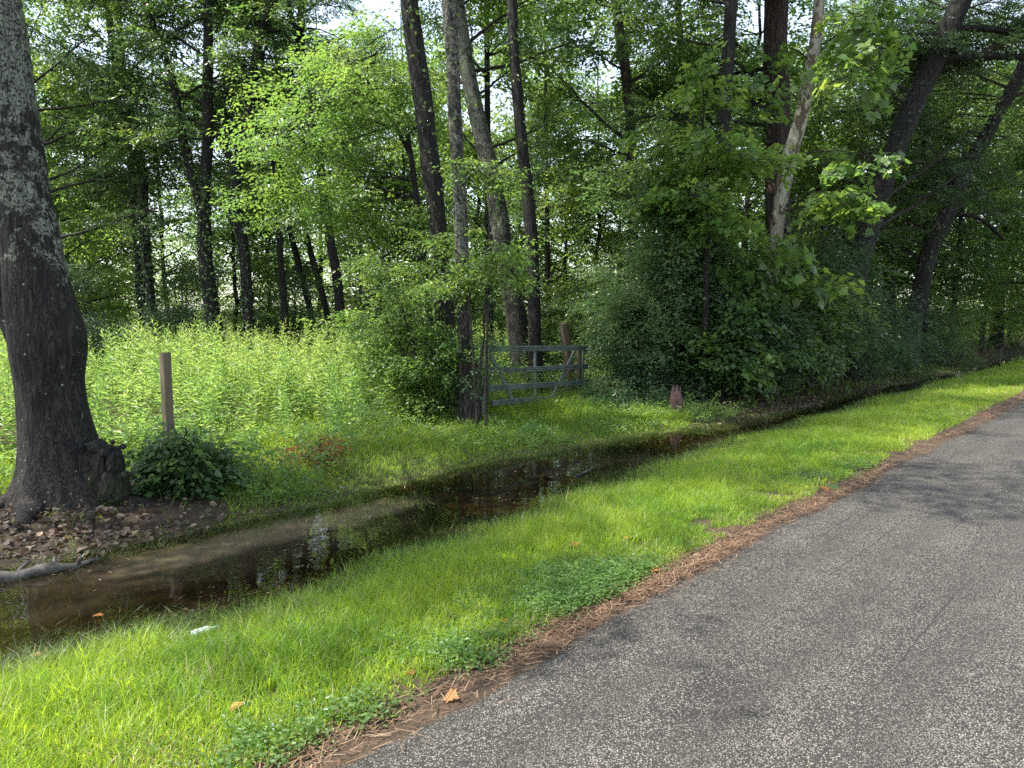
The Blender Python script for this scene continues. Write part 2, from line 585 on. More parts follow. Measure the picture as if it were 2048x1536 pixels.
def water_mat():
    m, t, out = mat('ditch_water')
    o = coords(t)
    n1 = noise(t, coords(t, (1, 1.4, 1)), 3.0, 2)
    nb = bumped(t, n1, .006, .35)
    silt = noise(t, coords(t, (.35, 1.1, 1)), .9, 2, .4)
    sf = ramp(t, silt, [(.46, (.02, .02, .02)), (.72, (.20, .20, .20))])
    # a plume of stirred-up silt off the far bank beside the big tree
    sx = t.nodes.new('ShaderNodeSeparateXYZ')
    t.links.new(o, sx.inputs[0])
    wv = mth(t, 'MULTIPLY', mth(t, 'SUBTRACT', noise(t, o, 1.6, 3), .5), .5)
    pv = mth(t, 'ABSOLUTE', mth(t, 'ADD', mth(t, 'SUBTRACT', sx.outputs[1], 5.70), wv))
    pu = mth(t, 'ABSOLUTE', mth(t, 'ADD', mth(t, 'SUBTRACT', sx.outputs[0], 3.4), wv))
    mr1 = node(t, 'ShaderNodeMapRange', _interpolation_type='SMOOTHSTEP')
    t.links.new(pv, mr1.inputs[0])
    mr2 = node(t, 'ShaderNodeMapRange', _interpolation_type='SMOOTHSTEP')
    t.links.new(pu, mr2.inputs[0])
    for mr, lo, hi in ((mr1, .08, .42), (mr2, .9, 1.9)):
        mr.inputs[1].default_value, mr.inputs[2].default_value, mr.inputs[3].default_value, mr.inputs[4].default_value = lo, hi, 1, 0
    plume = mth(t, 'MULTIPLY', mth(t, 'MULTIPLY', mr1.outputs[0], mr2.outputs[0]), .62)
    sf = mth(t, 'MAXIMUM', sf, plume)
    tr = node(t, 'ShaderNodeBsdfTransparent', Color=(.50, .39, .20, 1))
    df = node(t, 'ShaderNodeBsdfDiffuse', Color=(.16, .125, .080, 1))
    body = t.nodes.new('ShaderNodeMixShader')
    t.links.new(sf, body.inputs[0])
    t.links.new(tr.outputs[0], body.inputs[1])
    t.links.new(df.outputs[0], body.inputs[2])
    gl = node(t, 'ShaderNodeBsdfGlossy', Roughness=.015)
    t.links.new(nb, gl.inputs['Normal'])
    fr = node(t, 'ShaderNodeFresnel', IOR=1.45)
    t.links.new(nb, fr.inputs['Normal'])
    mx = t.nodes.new('ShaderNodeMixShader')
    t.links.new(fr.outputs[0], mx.inputs[0])
    t.links.new(body.outputs[0], mx.inputs[1])
    t.links.new(gl.outputs[0], mx.inputs[2])
    t.links.new(mx.outputs[0], out.inputs[0])
    return m


M['water'] = water_mat()


def bottle_mat():
    m, t, out = mat('clear_plastic')
    tr = node(t, 'ShaderNodeBsdfTransparent', Color=(.86, .93, .90, 1))
    df = node(t, 'ShaderNodeBsdfPrincipled', Roughness=.12)
    df.inputs['Base Color'].default_value = (.66, .76, .73, 1)
    mx = node(t, 'ShaderNodeMixShader', Fac=.7)
    t.links.new(tr.outputs[0], mx.inputs[1])
    t.links.new(df.outputs[0], mx.inputs[2])
    t.links.new(mx.outputs[0], out.inputs[0])
    return m


M['bottle'] = bottle_mat()
M['cap'] = simple_mat('teal_cap', (.02, .20, .17), (.03, .27, .23), 20, rough=.4, bump=0)

# ------------------------------------------------------------------ setting: ground, road, water
def grid_axis(parts):
    a = []
    for lo, hi, st in parts:
        a.append(np.arange(lo, hi, st))
    a.append([parts[-1][1]])
    return np.concatenate(a)


def sheet(name, U, V, hf, m, colf=None):
    uu, vv = np.meshgrid(U, V, indexing='ij')
    zz = hf(uu, vv)
    P = np.stack([uu, vv, zz], -1).reshape(-1, 3)
    nu, nv = len(U), len(V)
    i = np.arange(nu - 1)[:, None] * nv
    j = np.arange(nv - 1)[None]
    F = np.stack([i + j, i + nv + j, i + nv + j + 1, i + j + 1], -1).reshape(-1, 4)
    o = np_mesh(name, P, F, m, color=None if colf is None else colf(uu, vv).reshape(-1, 4))
    o.rotation_euler[2] = ROADROT
    return tag(o, kind='structure')


def lerp(a, b, f):
    return np.asarray(a) * (1 - f[..., None]) + np.asarray(b) * f[..., None]


def ground_zone(u, v):
    vn, vf = near_edge(u), far_edge(u)
    n = fbm(u * 1.3, v * 1.3, 77)
    soil, turf, mud, litter = (.075, .054, .037), (.050, .062, .022), (.050, .033, .018), (.065, .040, .026)
    c = lerp(soil, turf, np.clip((v - 2.62 + (n - .5) * .5) / .25, 0, 1))
    c = lerp(c, mud, np.clip((v - vn + .15) / .3, 0, 1))
    c = lerp(c, turf, np.clip((v - vf) / .4, 0, 1))
    far = np.clip((v - vf - .8) / 2 + np.clip((u - 11) / 2, 0, 1) * np.clip((v - vf + .2), 0, 1), 0, 1)
    c = lerp(c, litter, far * np.clip(n * 1.6, 0, 1))
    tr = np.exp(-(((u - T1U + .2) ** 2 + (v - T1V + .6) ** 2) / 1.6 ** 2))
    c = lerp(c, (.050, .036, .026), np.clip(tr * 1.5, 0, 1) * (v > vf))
    return np.concatenate([c, np.ones(c.shape[:-1] + (1,))], -1)


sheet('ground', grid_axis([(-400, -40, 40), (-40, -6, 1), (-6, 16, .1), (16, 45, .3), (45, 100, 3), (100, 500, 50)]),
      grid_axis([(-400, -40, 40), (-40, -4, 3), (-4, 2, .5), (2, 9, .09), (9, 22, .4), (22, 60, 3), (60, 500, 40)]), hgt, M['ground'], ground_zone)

# road: outer edge ragged, slight crown, edge face turned down
RU = grid_axis([(-60, -6, 2), (-6, 14, .05), (14, 40, .2), (40, 400, 6)])
ts = np.concatenate([np.linspace(0, .94, 26), [.965, .985, 1.0, 1.0]])
uu, tt = np.meshgrid(RU, ts, indexing='ij')
ed = road_edge(uu) + .025 * (fbm(uu * 14, uu * 0, 8) - .5)
vv = -3.6 + (ed + 3.6) * tt
zz = .035 * (1 - ((vv + .6) / 3.0) ** 2) * .8 - .02 * np.clip((tt - .965) / .035, 0, 1) + .010 * (fbm(uu * .6, vv * .6, 17) - .5) - .02
zz[:, -1] -= .05
P = np.stack([uu, vv, zz], -1).reshape(-1, 3)
nv = len(ts)
i = np.arange(len(RU) - 1)[:, None] * nv
j = np.arange(nv - 1)[None]
F = np.stack([i + j, i + nv + j, i + nv + j + 1, i + j + 1], -1).reshape(-1, 4)
o = np_mesh('road', P, F, M['road'])
o.rotation_euler[2] = ROADROT
tag(o, kind='structure')

WU = grid_axis([(-30, 70, .5)])
tw = np.linspace(0, 1, 12)
uu, tt = np.meshgrid(WU, tw, indexing='ij')
a, b = near_edge(uu) - .35, far_edge(uu) + .45
P = np.stack([uu, a + (b - a) * tt, np.full_like(uu, WZ)], -1).reshape(-1, 3)
i = np.arange(len(WU) - 1)[:, None] * 12
j = np.arange(11)[None]
F = np.stack([i + j, i + 12 + j, i + 12 + j + 1, i + j + 1], -1).reshape(-1, 4)
o = np_mesh('water', P, F, M['water'])
o.rotation_euler[2] = ROADROT
tag(o, kind='structure')

# ------------------------------------------------------------------ leaves
OVAL = np.array([(0, 0, 0), (.42, .27, .05), (1, 0, -.12), (.42, -.27, .05)])
OVAL_F = np.array([[0, 1, 2, 3]])
LONG = np.array([(0, 0, 0), (.45, .11, .03), (1, 0, -.16), (.45, -.11, .03)])
WIDE = np.array([(0, 0, 0), (.28, .34, .05), (.7, .25, .0), (1, 0, -.14), (.7, -.25, .0), (.28, -.34, .05)])
WIDE_F = np.array([[0, 1, 2, 3], [0, 3, 4, 5]])
_st = [(0, 0), (.05, .30), (-.08, .52), (.22, .40), (.38, .62), (.48, .34), (.62, .36), (.66, .20), (1.0, 0)]
STAR = np.array([(x, y, -.12 * (x * x + y * y)) for x, y in _st] + [(x, -y, -.12 * (x * x + y * y)) for x, y in _st[1:-1]])
STAR_F = np.array([[0, 1, 2, 3], [0, 3, 4, 5], [0, 5, 6, 7], [0, 7, 8, 9 + 6], [0, 9 + 6, 9 + 5, 9 + 4], [0, 9 + 4, 9 + 3, 9 + 2], [0, 9 + 2, 9 + 1, 9]])
STAR_F[3] = [0, 7, 8, 15]
TEMPL = {'oval': (OVAL, OVAL_F), 'long': (LONG, OVAL_F), 'wide': (WIDE, WIDE_F), 'star': (STAR, STAR_F)}


def unit(a):
    return a / (np.linalg.norm(a, axis=-1, keepdims=True) + 1e-9)


def leaf_mesh(name, Pp, D, N, Sz, Tn, kind, m, parent=None):
    t, f = TEMPL[kind]
    D = unit(D)
    B = unit(np.cross(N, D))
    N = np.cross(D, B)
    k = len(t)
    V = Pp[:, None] + Sz[:, None, None] * (t[None, :, :1] * D[:, None] + t[None, :, 1:2] * B[:, None] + t[None, :, 2:] * N[:, None])
    F = (f[None] + (np.arange(len(Pp)) * k)[:, None, None]).reshape(-1, 4)
    return np_mesh(name, V.reshape(-1, 3), F, m, parent, tint=np.repeat(np.clip(Tn, 0, 1), k), smooth=False)


def spray_templates(seed, length, leaf, n_side, per, droop=.25, flat=.35, count=6):
    """leafy branchlets lying along +x: arrays of leaf position, direction, normal, size"""
    out = []
    rg = np.random.default_rng(seed)
    for _ in range(count):
        P, D = [], []
        for s in range(n_side + 1):
            if s == 0:
                o0, ang, L = np.zeros(3), 0.0, length
            else:
                q = (s - .3) / (n_side + .6)
                o0 = np.array([q * length, 0, -droop * length * q * q])
                ang = (1 if s % 2 else -1) * rg.uniform(.55, 1.0)
                L = length * rg.uniform(.35, .6) * (1.1 - q * .6)
            d = np.array([math.cos(ang), math.sin(ang), rg.uniform(-.15, .15)])
            k = per if s == 0 else max(3, int(per * .7))
            for i in range(k):
                q = (i + .6) / k
                pos = o0 + d * L * q + np.array([0, 0, -droop * L * q * q])
                side = 1 if i % 2 else -1
                a2 = ang + side * rg.uniform(.5, 1.1) * (1 - .5 * (i == k - 1))
                P.append(pos)
                D.append([math.cos(a2), math.sin(a2), rg.uniform(-.55, .1)])
        P, D = np.array(P), np.array(D)
        N = np.array([0, 0, 1.0]) + rg.normal(0, flat, P.shape)
        out.append((P + rg.normal(0, leaf * .25, P.shape), unit(D), unit(N), leaf * rg.uniform(.65, 1.2, len(P))))
    return out


def rots(yaw, pitch, roll):
    cy, sy, cp, sp, cr, sr = np.cos(yaw), np.sin(yaw), np.cos(pitch), np.sin(pitch), np.cos(roll), np.sin(roll)
    z = np.zeros_like(cy)
    Rz = np.stack([np.stack([cy, -sy, z], -1), np.stack([sy, cy, z], -1), np.stack([z, z, z + 1], -1)], -2)
    Ry = np.stack([np.stack([cp, z, -sp], -1), np.stack([z, z + 1, z], -1), np.stack([sp, z, cp], -1)], -2)
    Rx = np.stack([np.stack([z + 1, z, z], -1), np.stack([z, cr, -sr], -1), np.stack([z, sr, cr], -1)], -2)
    return Rz @ Ry @ Rx


class Foliage:
    def __init__(self, seed, templ, tint=.5, tvar=.22):
        self.rg = np.random.default_rng(seed)
        self.t, self.o, self.y, self.p = templ, [], [], []
        self.tint, self.tvar = tint, tvar
        self.ex = []

    def sprays(self, pos, yaw, pitch):
        self.o.append(np.atleast_2d(pos))
        self.y.append(np.atleast_1d(yaw))
        self.p.append(np.atleast_1d(pitch))

    def twigs(self, mb, L):
        """the fine twig that carries each spray"""
        O, Y, Pt = np.vstack(self.o), np.concatenate(self.y), np.concatenate(self.p)
        d = np.stack([np.cos(Y) * np.cos(Pt), np.sin(Y) * np.cos(Pt), np.sin(Pt)], -1)
        s = np.stack([-np.sin(Y), np.cos(Y), np.zeros(len(Y))], -1) * .004
        a, b, c = O - d * L * .35, O + d * L * .35 - [0, 0, .02], O + d * L * .9 - np.array([0, 0, .16]) * L
        V = np.stack([a - s, a + s, b - s * .7, b + s * .7, c - s * .2, c + s * .2], 1)
        F = (np.array([[0, 1, 3, 2], [2, 3, 5, 4]])[None] + (np.arange(len(O)) * 6)[:, None, None]).reshape(-1, 4)
        mb.add(V.reshape(-1, 3), F)

    def build(self, name, kind, m, parent):
        rg = self.rg
        O, Y, Pt = np.vstack(self.o), np.concatenate(self.y), np.concatenate(self.p)
        n = len(O)
        Rm = rots(Y, Pt, rg.normal(0, .3, n))
        sc = rg.uniform(.75, 1.25, n)
        pick = rg.integers(0, len(self.t), n)
        # neighbouring sprays share a tint: lighter new growth here, older leaves there
        ti = self.tint + self.tvar * 1.5 * (fbm(O[:, 0] * .6 + O[:, 2] * .9, O[:, 1] * .6 - O[:, 2] * .5, 13) - .5) * 2 + rg.normal(0, self.tvar * .5, n)
        A = [[], [], [], [], []]
        for q, (P, D, N, s) in enumerate(self.t):
            ix = np.nonzero(pick == q)[0]
            if not len(ix):
                continue
            r = Rm[ix]
            k = len(P)
            A[0].append((O[ix][:, None] + sc[ix][:, None, None] * np.einsum('nij,kj->nki', r, P)).reshape(-1, 3))
            A[1].append(np.einsum('nij,kj->nki', r, D).reshape(-1, 3))
            A[2].append(np.einsum('nij,kj->nki', r, N).reshape(-1, 3))
            A[3].append((sc[ix][:, None] * s[None]).ravel())
            A[4].append(np.repeat(ti[ix], k) + rg.normal(0, .10, len(ix) * k))
        return leaf_mesh(name, *[np.concatenate(a) for a in A], kind, m, parent)


SPR = {
    'mid': spray_templates(1, .66, .098, 4, 8),
    'fine': spray_templates(2, .55, .064, 5, 9),
    'layer': spray_templates(3, .70, .082, 5, 8, droop=.12, flat=.22),
    'droop': spray_templates(4, .60, .125, 3, 7, droop=.55, flat=.6),
    'big': spray_templates(5, .55, .17, 2, 4, droop=.3, flat=.4),
    'maple': spray_templates(6, .50, .105, 3, 5, droop=.3, flat=.4),
    'far': spray_templates(7, .9, .15, 4, 7, flat=.5),
    'shrub': spray_templates(8, .44, .064, 4, 8, droop=.35, flat=.5),
    'broad': spray_templates(9, .30, .070, 3, 5, droop=.6, flat=.45),
    'herb': spray_templates(10, .20, .050, 2, 5, droop=.35, flat=.45),
}


def curve(a, d, L, n, rg, up=.0, droop=.0, wob=.08):
    """a bending branch from a, heading d"""
    P = [np.array(a, float)]
    d = unit(np.array(d, float))
    for i in range(n):
        d = unit(d + np.array([0, 0, up / n - droop * (i / n) / n * 2]) + rg.normal(0, wob, 3))
        P.append(P[-1] + d * L / n)
    return np.array(P)


def resample(P, r, step):
    d = np.concatenate([[0], np.cumsum(np.linalg.norm(np.diff(P, axis=0), axis=1))])
    n = max(3, int(d[-1] / step) + 1)
    q = np.linspace(0, d[-1], n)
    # smooth through the traced points
    Q = np.stack([np.interp(q, d, P[:, k]) for k in range(3)], -1)
    for _ in range(2):
        Q[1:-1] = .25 * Q[:-2] + .5 * Q[1:-1] + .25 * Q[2:]
    return Q, np.interp(q, d, r)


def stem_from_pixels(pts, Y, top=None, ground=True, flare=.35, lean=0.0):
    """pts: (px, py, width px) listed from the top down; Y metres ahead"""
    P = np.array([W(x, y, Y) for x, y, _ in pts])[::-1]
    r = np.array([wd for *_, wd in pts])[::-1] * Y / FPX / 2
    if ground:
        g = P[0].copy()
        d = P[0] - P[1]
        g[:2] += d[:2] / (abs(d[2]) + 1e-6) * max(0, g[2]) * .5
        g[2] = hxy(g[0], g[1]) - .12
        if P[0][2] - g[2] > .25:
            P = np.vstack([g, P])
            r = np.concatenate([[r[0] * 1.12], r])
        else:
            P[0] = g
    if top:
        d = unit(P[-1] - P[-2])
        d = unit(d + np.array([0, 0, .5]))
        L = max(.5, top - P[-1][2]) / max(d[2], .3)
        P = np.vstack([P, P[-1] + d * L * .5, P[-1] + d * L + [0, 0, 0]])
        r = np.concatenate([r, [r[-1] * .75, r[-1] * .3]])
    Q, rr = resample(P, r, .28)
    if ground:
        rr = rr * (1 + flare * np.exp(-np.maximum(Q[:, 2] - Q[0, 2], 0) / .3))
    return Q, rr


def grow(f, mb, stem, rad, rg, zlo, zhi, n, length, sub=5, spn=7, up=.35, droop=.5, az=None, spread=.35, thick=1.0, pitch0=-.1):
    zs = stem[:, 2]
    for k in range(n):
        z = rg.uniform(zlo, zhi)
        i = int(np.argmin(abs(zs - z)))
        a = rg.uniform(0, 2 * math.pi) if az is None else rg.uniform(*az)
        L = length * rg.uniform(.55, 1.15) * (1.0 - .35 * (z - zlo) / max(zhi - zlo, .1))
        B = curve(stem[i], [math.cos(a), math.sin(a), rg.uniform(.05, .7)], L, 8, rg, up, droop)
        r0 = min(rad[i] * .5, (.012 + .012 * L) * thick)
        mb.tube(B, np.linspace(r0, r0 * .25, 9), 5, cap=False)
        for s in range(sub):
            q = rg.uniform(.25, 1.0)
            b0 = B[int(q * 8)]
            a2 = a + rg.choice([-1, 1]) * rg.uniform(.4, 1.2)
            Bs = curve(b0, [math.cos(a2), math.sin(a2), rg.uniform(-.1, .4)], L * rg.uniform(.25, .5), 5, rg, .1, droop * .8)
            mb.tube(Bs, np.linspace(r0 * .35, r0 * .12, 6), 4, cap=False)
            pos = Bs[rg.integers(1, 6, spn)] + rg.normal(0, spread * .6, (spn, 3)) * [1, 1, .5]
            f.sprays(pos, a2 + rg.normal(0, .9, spn), pitch0 + rg.normal(0, .3, spn))
        pos = B[rg.integers(3, 9, spn)] + rg.normal(0, spread, (spn, 3)) * [1, 1, .5]
        f.sprays(pos, a + rg.normal(0, .9, spn), pitch0 + rg.normal(0, .3, spn))


def clump(f, mb, stem, rg, c, rad, n, pitch0=-.15, r0=.02, twigs=4):
    n = int(n * 1.35)
    """an uneven mass of sprays about c, carried by a bough from the nearest part of the stem"""
    c, rad = np.asarray(c, float), np.asarray(rad, float)
    i = int(np.argmin(np.linalg.norm(stem - (c - [0, 0, rad[2] * .8]), axis=1)))
    mid = (stem[i] + c) / 2 + rg.normal(0, .12, 3) + [0, 0, .15 * np.linalg.norm(c - stem[i])]
    t = np.linspace(0, 1, 9)[:, None]
    B = (1 - t) ** 2 * stem[i] + 2 * t * (1 - t) * mid + t ** 2 * c
    mb.tube(B, np.linspace(r0, r0 * .35, 9), 5, cap=False)
    lobes = c + unit(rg.normal(0, 1, (7, 3))) * rad * rg.uniform(.35, .75, (7, 1))
    for q in range(twigs):
        e = lobes[q % 7]
        mm = (c + e) / 2 + rg.normal(0, .08, 3)
        mb.tube((1 - t) ** 2 * c + 2 * t * (1 - t) * mm + t ** 2 * e, np.linspace(r0 * .35, r0 * .12, 9), 4, cap=False)
    pk = rg.integers(0, 7, n)
    d = unit(rg.normal(0, 1, (n, 3)))
    pos = lobes[pk] + d * rad * .62 * rg.uniform(.15, 1, (n, 1)) ** .6
    out = pos - c
    yaw = np.arctan2(out[:, 1], out[:, 0]) + rg.normal(0, .7, n)
    f.sprays(pos, yaw, pitch0 + rg.normal(0, .32, n))


def ivy(seed, parent, stem, rad, zlo, zhi, n, out=.14, m='leaf_dark', size=.07, tint=.45, name='vine'):
    rg = np.random.default_rng(seed)
    z = rg.uniform(zlo, zhi, n)
    keep = rg.uniform(0, 1, n) < .25 + .9 * fbm(z * 1.1, z * 0 + seed, seed)
    z = z[keep]
    n = len(z)
    C = np.stack([np.interp(z, stem[:, 2], stem[:, k]) for k in range(3)], -1)
    rr = np.interp(z, stem[:, 2], rad)
    th = rg.uniform(0, 2 * math.pi, n)
    d = np.stack([np.cos(th), np.sin(th), np.zeros(n)], -1)
    P = C + d * (rr + rg.uniform(.005, 1, n) ** 2 * out)[:, None]
    D = unit(d * .5 + rg.normal(0, .5, (n, 3)) + [0, 0, -.6])
    N = unit(d + rg.normal(0, .4, (n, 3)) + [0, 0, .5])
    return leaf_mesh(name, P, D, N, size * rg.uniform(.6, 1.25, n), tint + rg.normal(0, .18, n), 'wide' if n < 9000 else 'oval', M[m], parent)


def boughs(seed, cx, cy, rx, ry, k, n, bx=70, by=16, dy=1.2):
    """flat leafy boughs scattered through an oval region of the picture's depth slice"""
    q = np.random.default_rng(seed)
    out = []
    while len(out) < k:
        x, y = q.uniform(-1, 1, 2)
        if x * x + y * y < 1:
            out.append((cx + x * rx, cy + y * ry, bx * q.uniform(.6, 1.3), by * q.uniform(.7, 1.5), int(n * q.uniform(.6, 1.3)), q.uniform(-dy, dy)))
    return out


SEED = [100]


def tree(name, label, stems, Y, bark='bark', leaf='leaf', spr='mid', kind='oval', top=15, crown=None, clumps=(), vine=None,
         group='trees of the roadside forest', cat='tree', tint=.5, seg=14, lump=.10, seed=None, sub=None):
    """stems: list of (pixel polyline, joins ground?); crown: dicts for grow()"""
    SEED[0] += 1
    sd_ = seed or SEED[0]
    rg = np.random.default_rng(sd_)
    built = []
    for k, st in enumerate(stems):
        pts, grd, tp = st
        built.append(stem_from_pixels(pts, Y, tp if tp else None, grd))
    Q, rr = built[0]
    base = np.array([Q[0][0], Q[0][1], hxy(Q[0][0], Q[0][1])])
    root = thing(name, label, cat, base, group)
    tb = MB()
    for k, (q, r_) in enumerate(built):
        tb.tube(q, r_, seg if k == 0 else 10, lump, sd_ + k)
    bm_ = MB()
    f = Foliage(sd_, SPR[spr], tint)
    for c in crown or ():
        c = dict(c)
        si = c.pop('stem', 0)
        grow(f, bm_, built[si][0], built[si][1], rg, **c)
    for c in clumps:
        (px, py, rx, ry, n), dy = c[:5], (c[5] if len(c) > 5 else 0)
        cc = W(px, py, Y + dy)
        sx = rx * (Y + dy) / FPX
        alls = np.vstack([b_[0] for b_ in built])
        clump(f, bm_, alls, rg, cc, (sx, max(.5, sx * .8), ry * (Y + dy) / FPX), n)
    tb.build('trunk', M[bark], root)
    if f.o and bm_.n:
        f.twigs(bm_, .6)
    if bm_.n:
        bm_.build('branches', M['twig'], root)
    if f.o:
        f.build('crown', kind, M[leaf], root)
    if vine:
        for k, vv_ in enumerate(vine if isinstance(vine, list) else [vine]):
            ivy(sd_ + 50 + k, root, built[vv_[0]][0], built[vv_[0]][1], *vv_[1:4], **(vv_[4] if len(vv_) > 4 else {}))
    return root, built


def shrub(name, label, Y, blobs, leaf='leaf_grey', spr='shrub', kind='oval', stems=6, group=None, cat='shrub', tint=.5, base=None, lean=.0):
    """blobs: (px, py, rx, ry, sprays, dy)"""
    SEED[0] += 1
    rg = np.random.default_rng(SEED[0])
    C = [W(b[0], b[1], Y + (b[5] if len(b) > 5 else 0)) for b in blobs]
    bx = np.mean(C, axis=0) if base is None else W(base[0], base[1], Y)
    bx[2] = hxy(bx[0], bx[1])
    root = thing(name, label, cat, bx, group)
    mb = MB()
    f = Foliage(SEED[0], SPR[spr], tint)
    for c, b in zip(C, blobs):
        s = Y / FPX
        for k in range(stems):
            o0 = bx + np.array([rg.normal(0, .10), rg.normal(0, .10), -.05])
            e = c + rg.normal(0, .35, 3) * np.array([b[2], b[2], b[3]]) * s
            t = np.linspace(0, 1, 10)[:, None]
            mm = (o0 * .4 + e * .6) + np.array([*(rg.normal(0, .15, 2)), .2 * (e[2] - o0[2])])
            mm[:2] = o0[:2] * .6 + e[:2] * .4
            B = (1 - t) ** 2 * o0 + 2 * t * (1 - t) * mm + t ** 2 * e
            B[1:-1] += rg.normal(0, .02, (8, 3))
            r0 = rg.uniform(.008, .018) * min(1.5, .6 + .3 * np.linalg.norm(e - o0))
            mb.tube(B, np.linspace(r0, r0 * .3, 10), 5, cap=False)
        clump(f, mb, B, rg, c, (b[2] * s, b[2] * s * .85, b[3] * s), b[4], r0=.012)
    f.twigs(mb, .4)
    mb.build('stems', M['twig'], root)
    f.build('foliage', kind, M[leaf], root)
    return root


# ------------------------------------------------------------------ the big tree on the left
YB = 6.9
edges = [(1030, 22, 262), (1000, 36, 240), (970, 44, 222), (940, 48, 208), (910, 49, 197), (880, 49, 186), (840, 46, 174), (800, 43, 165),
         (760, 38, 160), (725, 33, 164), (690, 29, 167), (650, 26, 160), (620, 20, 150), (580, 15, 137), (540, 13, 126), (500, 11, 118), (440, 5, 107),
         (400, -4, 95), (300, -20, 79), (200, -36, 63), (100, -52, 48), (0, -68, 31), (-300, -130, -45), (-700, -230, -170)]
cz, cc_, rr_ = [], [], []
for py, xl, xr in edges:
    c = W((xl + xr) / 2, py, YB)
    cc_.append(c)
    rr_.append((xr - xl) / 2 * YB / FPX)
cc_, rr_ = np.array(cc_), np.array(rr_)
cc_ = np.vstack([[cc_[0][0], YB, hxy(cc_[0][0], YB) - .15], cc_])
rr_ = np.concatenate([[rr_[0] * 1.12], rr_])
q = np.concatenate([[0], np.cumsum(np.linalg.norm(np.diff(cc_, axis=0), axis=1))])
qq = np.arange(0, q[-1], .035)
C = np.stack([np.interp(qq, q, cc_[:, k]) for k in range(3)], -1)
rad = np.interp(qq, q, rr_)
for _ in range(3):
    C[1:-1] = (C[:-2] + 2 * C[1:-1] + C[2:]) / 4
    rad[1:-1] = (rad[:-2] + 2 * rad[1:-1] + rad[2:]) / 4
seg = 96
th = np.linspace(0, 2 * math.pi, seg, endpoint=False)
hh = C[:, 2][:, None] - hxy(C[0, 0], C[0, 1])
TH = th[None]
lob = np.zeros((len(C), seg))
for a0, wd, am in ((-1.75, .30, .55), (-2.75, .28, .45), (-.75, .34, .30), (.4, .4, .5), (1.7, .4, .5), (2.6, .35, .4)):
    dth = (TH - a0 + math.pi) % (2 * math.pi) - math.pi
    lob += am * np.exp(-(dth / wd) ** 2) * np.exp(-np.maximum(hh, 0) / .26)
ii = np.arange(len(C))[:, None] * np.ones((1, seg))
rid = fbm(np.cos(TH) * 9 + ii * .02, np.sin(TH) * 9 + ii * .02, 41, 3) - .5
knot = .10 * np.exp(-(((TH + 1.35 + math.pi) % (2 * math.pi) - math.pi) / .35) ** 2 - ((hh - 1.02) / .10) ** 2)
RRb = rad[:, None] * (1 + lob * .55 + .10 * rid + knot + .05 * (fbm(np.cos(TH) * 1.5 + 3, np.sin(TH) * 1.5 + ii * .03, 43) - .5))
V = C[:, None] + RRb[..., None] * np.stack([np.cos(th), np.sin(th), np.zeros(seg)], -1)[None]
ix = np.arange(len(C) - 1)[:, None] * seg
jx = np.arange(seg)[None]
F = np.stack([ix + jx, ix + (jx + 1) % seg, ix + seg + (jx + 1) % seg, ix + seg + jx], -1).reshape(-1, 4)
big = thing('big_tree', 'big thick grey trunk with pale lichen and spreading roots at the water edge', 'tree', (C[0][0], C[0][1], hxy(C[0][0], C[0][1])))
np_mesh('trunk', V.reshape(-1, 3), F, M['bark_big'], big)
rg = np.random.default_rng(5)
# second stem rising beside the trunk at the frame edge
mb = MB()
Qs, rs = resample(np.array([W(55, 720, YB + .05), W(28, 660, YB + .02), W(6, 600, YB), W(-4, 520, YB), W(-12, 400, YB), W(-40, 200, YB), W(-90, 0, YB), W(-200, -400, YB)]),
                  np.array([.10, .10, .095, .09, .085, .08, .075, .05]), .1)
mb.tube(Qs, rs, 16, .1, 3)
mb.build('second_stem', M['bark_big'], big)
# burl at the right of the base: a cut, knotted swelling


def blob(c, rad3, seed, amp=.25, n=28, cut=None):
    mbb = MB()
    a = np.linspace(0, math.pi, n)
    b_ = np.linspace(0, 2 * math.pi, n * 2, endpoint=False)
    A, Bq = np.meshgrid(a, b_, indexing='ij')
    d = np.stack([np.sin(A) * np.cos(Bq), np.sin(A) * np.sin(Bq), np.cos(A)], -1)
    nz = fbm(d[..., 0] * 2.2 + d[..., 2] * 1.3 + seed, d[..., 1] * 2.2 - d[..., 2] * 1.7, seed, 4) - .5
    rr = 1 + amp * 2 * nz
    Vv = np.asarray(c) + d * rr[..., None] * np.asarray(rad3)
    if cut is not None:
        top = cut + .03 * fbm(Vv[..., 0] * 14, Vv[..., 1] * 14, 3)
        Vv[..., 2] = np.minimum(Vv[..., 2], top)
    s2 = n * 2
    i_ = np.arange(n - 1)[:, None] * s2
    j_ = np.arange(s2)[None]
    Ff = np.stack([i_ + j_, i_ + (j_ + 1) % s2, i_ + s2 + (j_ + 1) % s2, i_ + s2 + j_], -1).reshape(-1, 4)
    mbb.add(Vv.reshape(-1, 3), Ff)
    return mbb


bz = hxy(*W(228, 990, YB)[:2])
cb = W(222, 965, YB - .05)
b1 = blob((cb[0] - .05, cb[1] - .02, bz + .22), (.165, .19, .40), 7, .30, 36, cut=W(0, 897, YB)[2])
for dx, dz, rr_b in ((.07, .10, (.13, .14, .24)), (.09, .34, (.07, .09, .13)), (-.05, .50, (.08, .10, .08)), (.02, .46, (.07, .09, .07))):
    b2 = blob((cb[0] + dx, cb[1] - .09, bz + dz), rr_b, int(50 + dx * 100), .30, 22)
    b1.add(np.vstack(b2.v), np.vstack(b2.f))
for px, py, rr0 in ((205, 943, .035), (252, 950, .045), (246, 893, .03), (226, 884, .022)):
    c0 = W(px, py, YB - .20)
    bk = blob(c0, (rr0, rr0, rr0 * .9), int(px), .2, 12)
    b1.add(np.vstack(bk.v), np.vstack(bk.f))
b1.build('burl', M['bark_burl'], big)
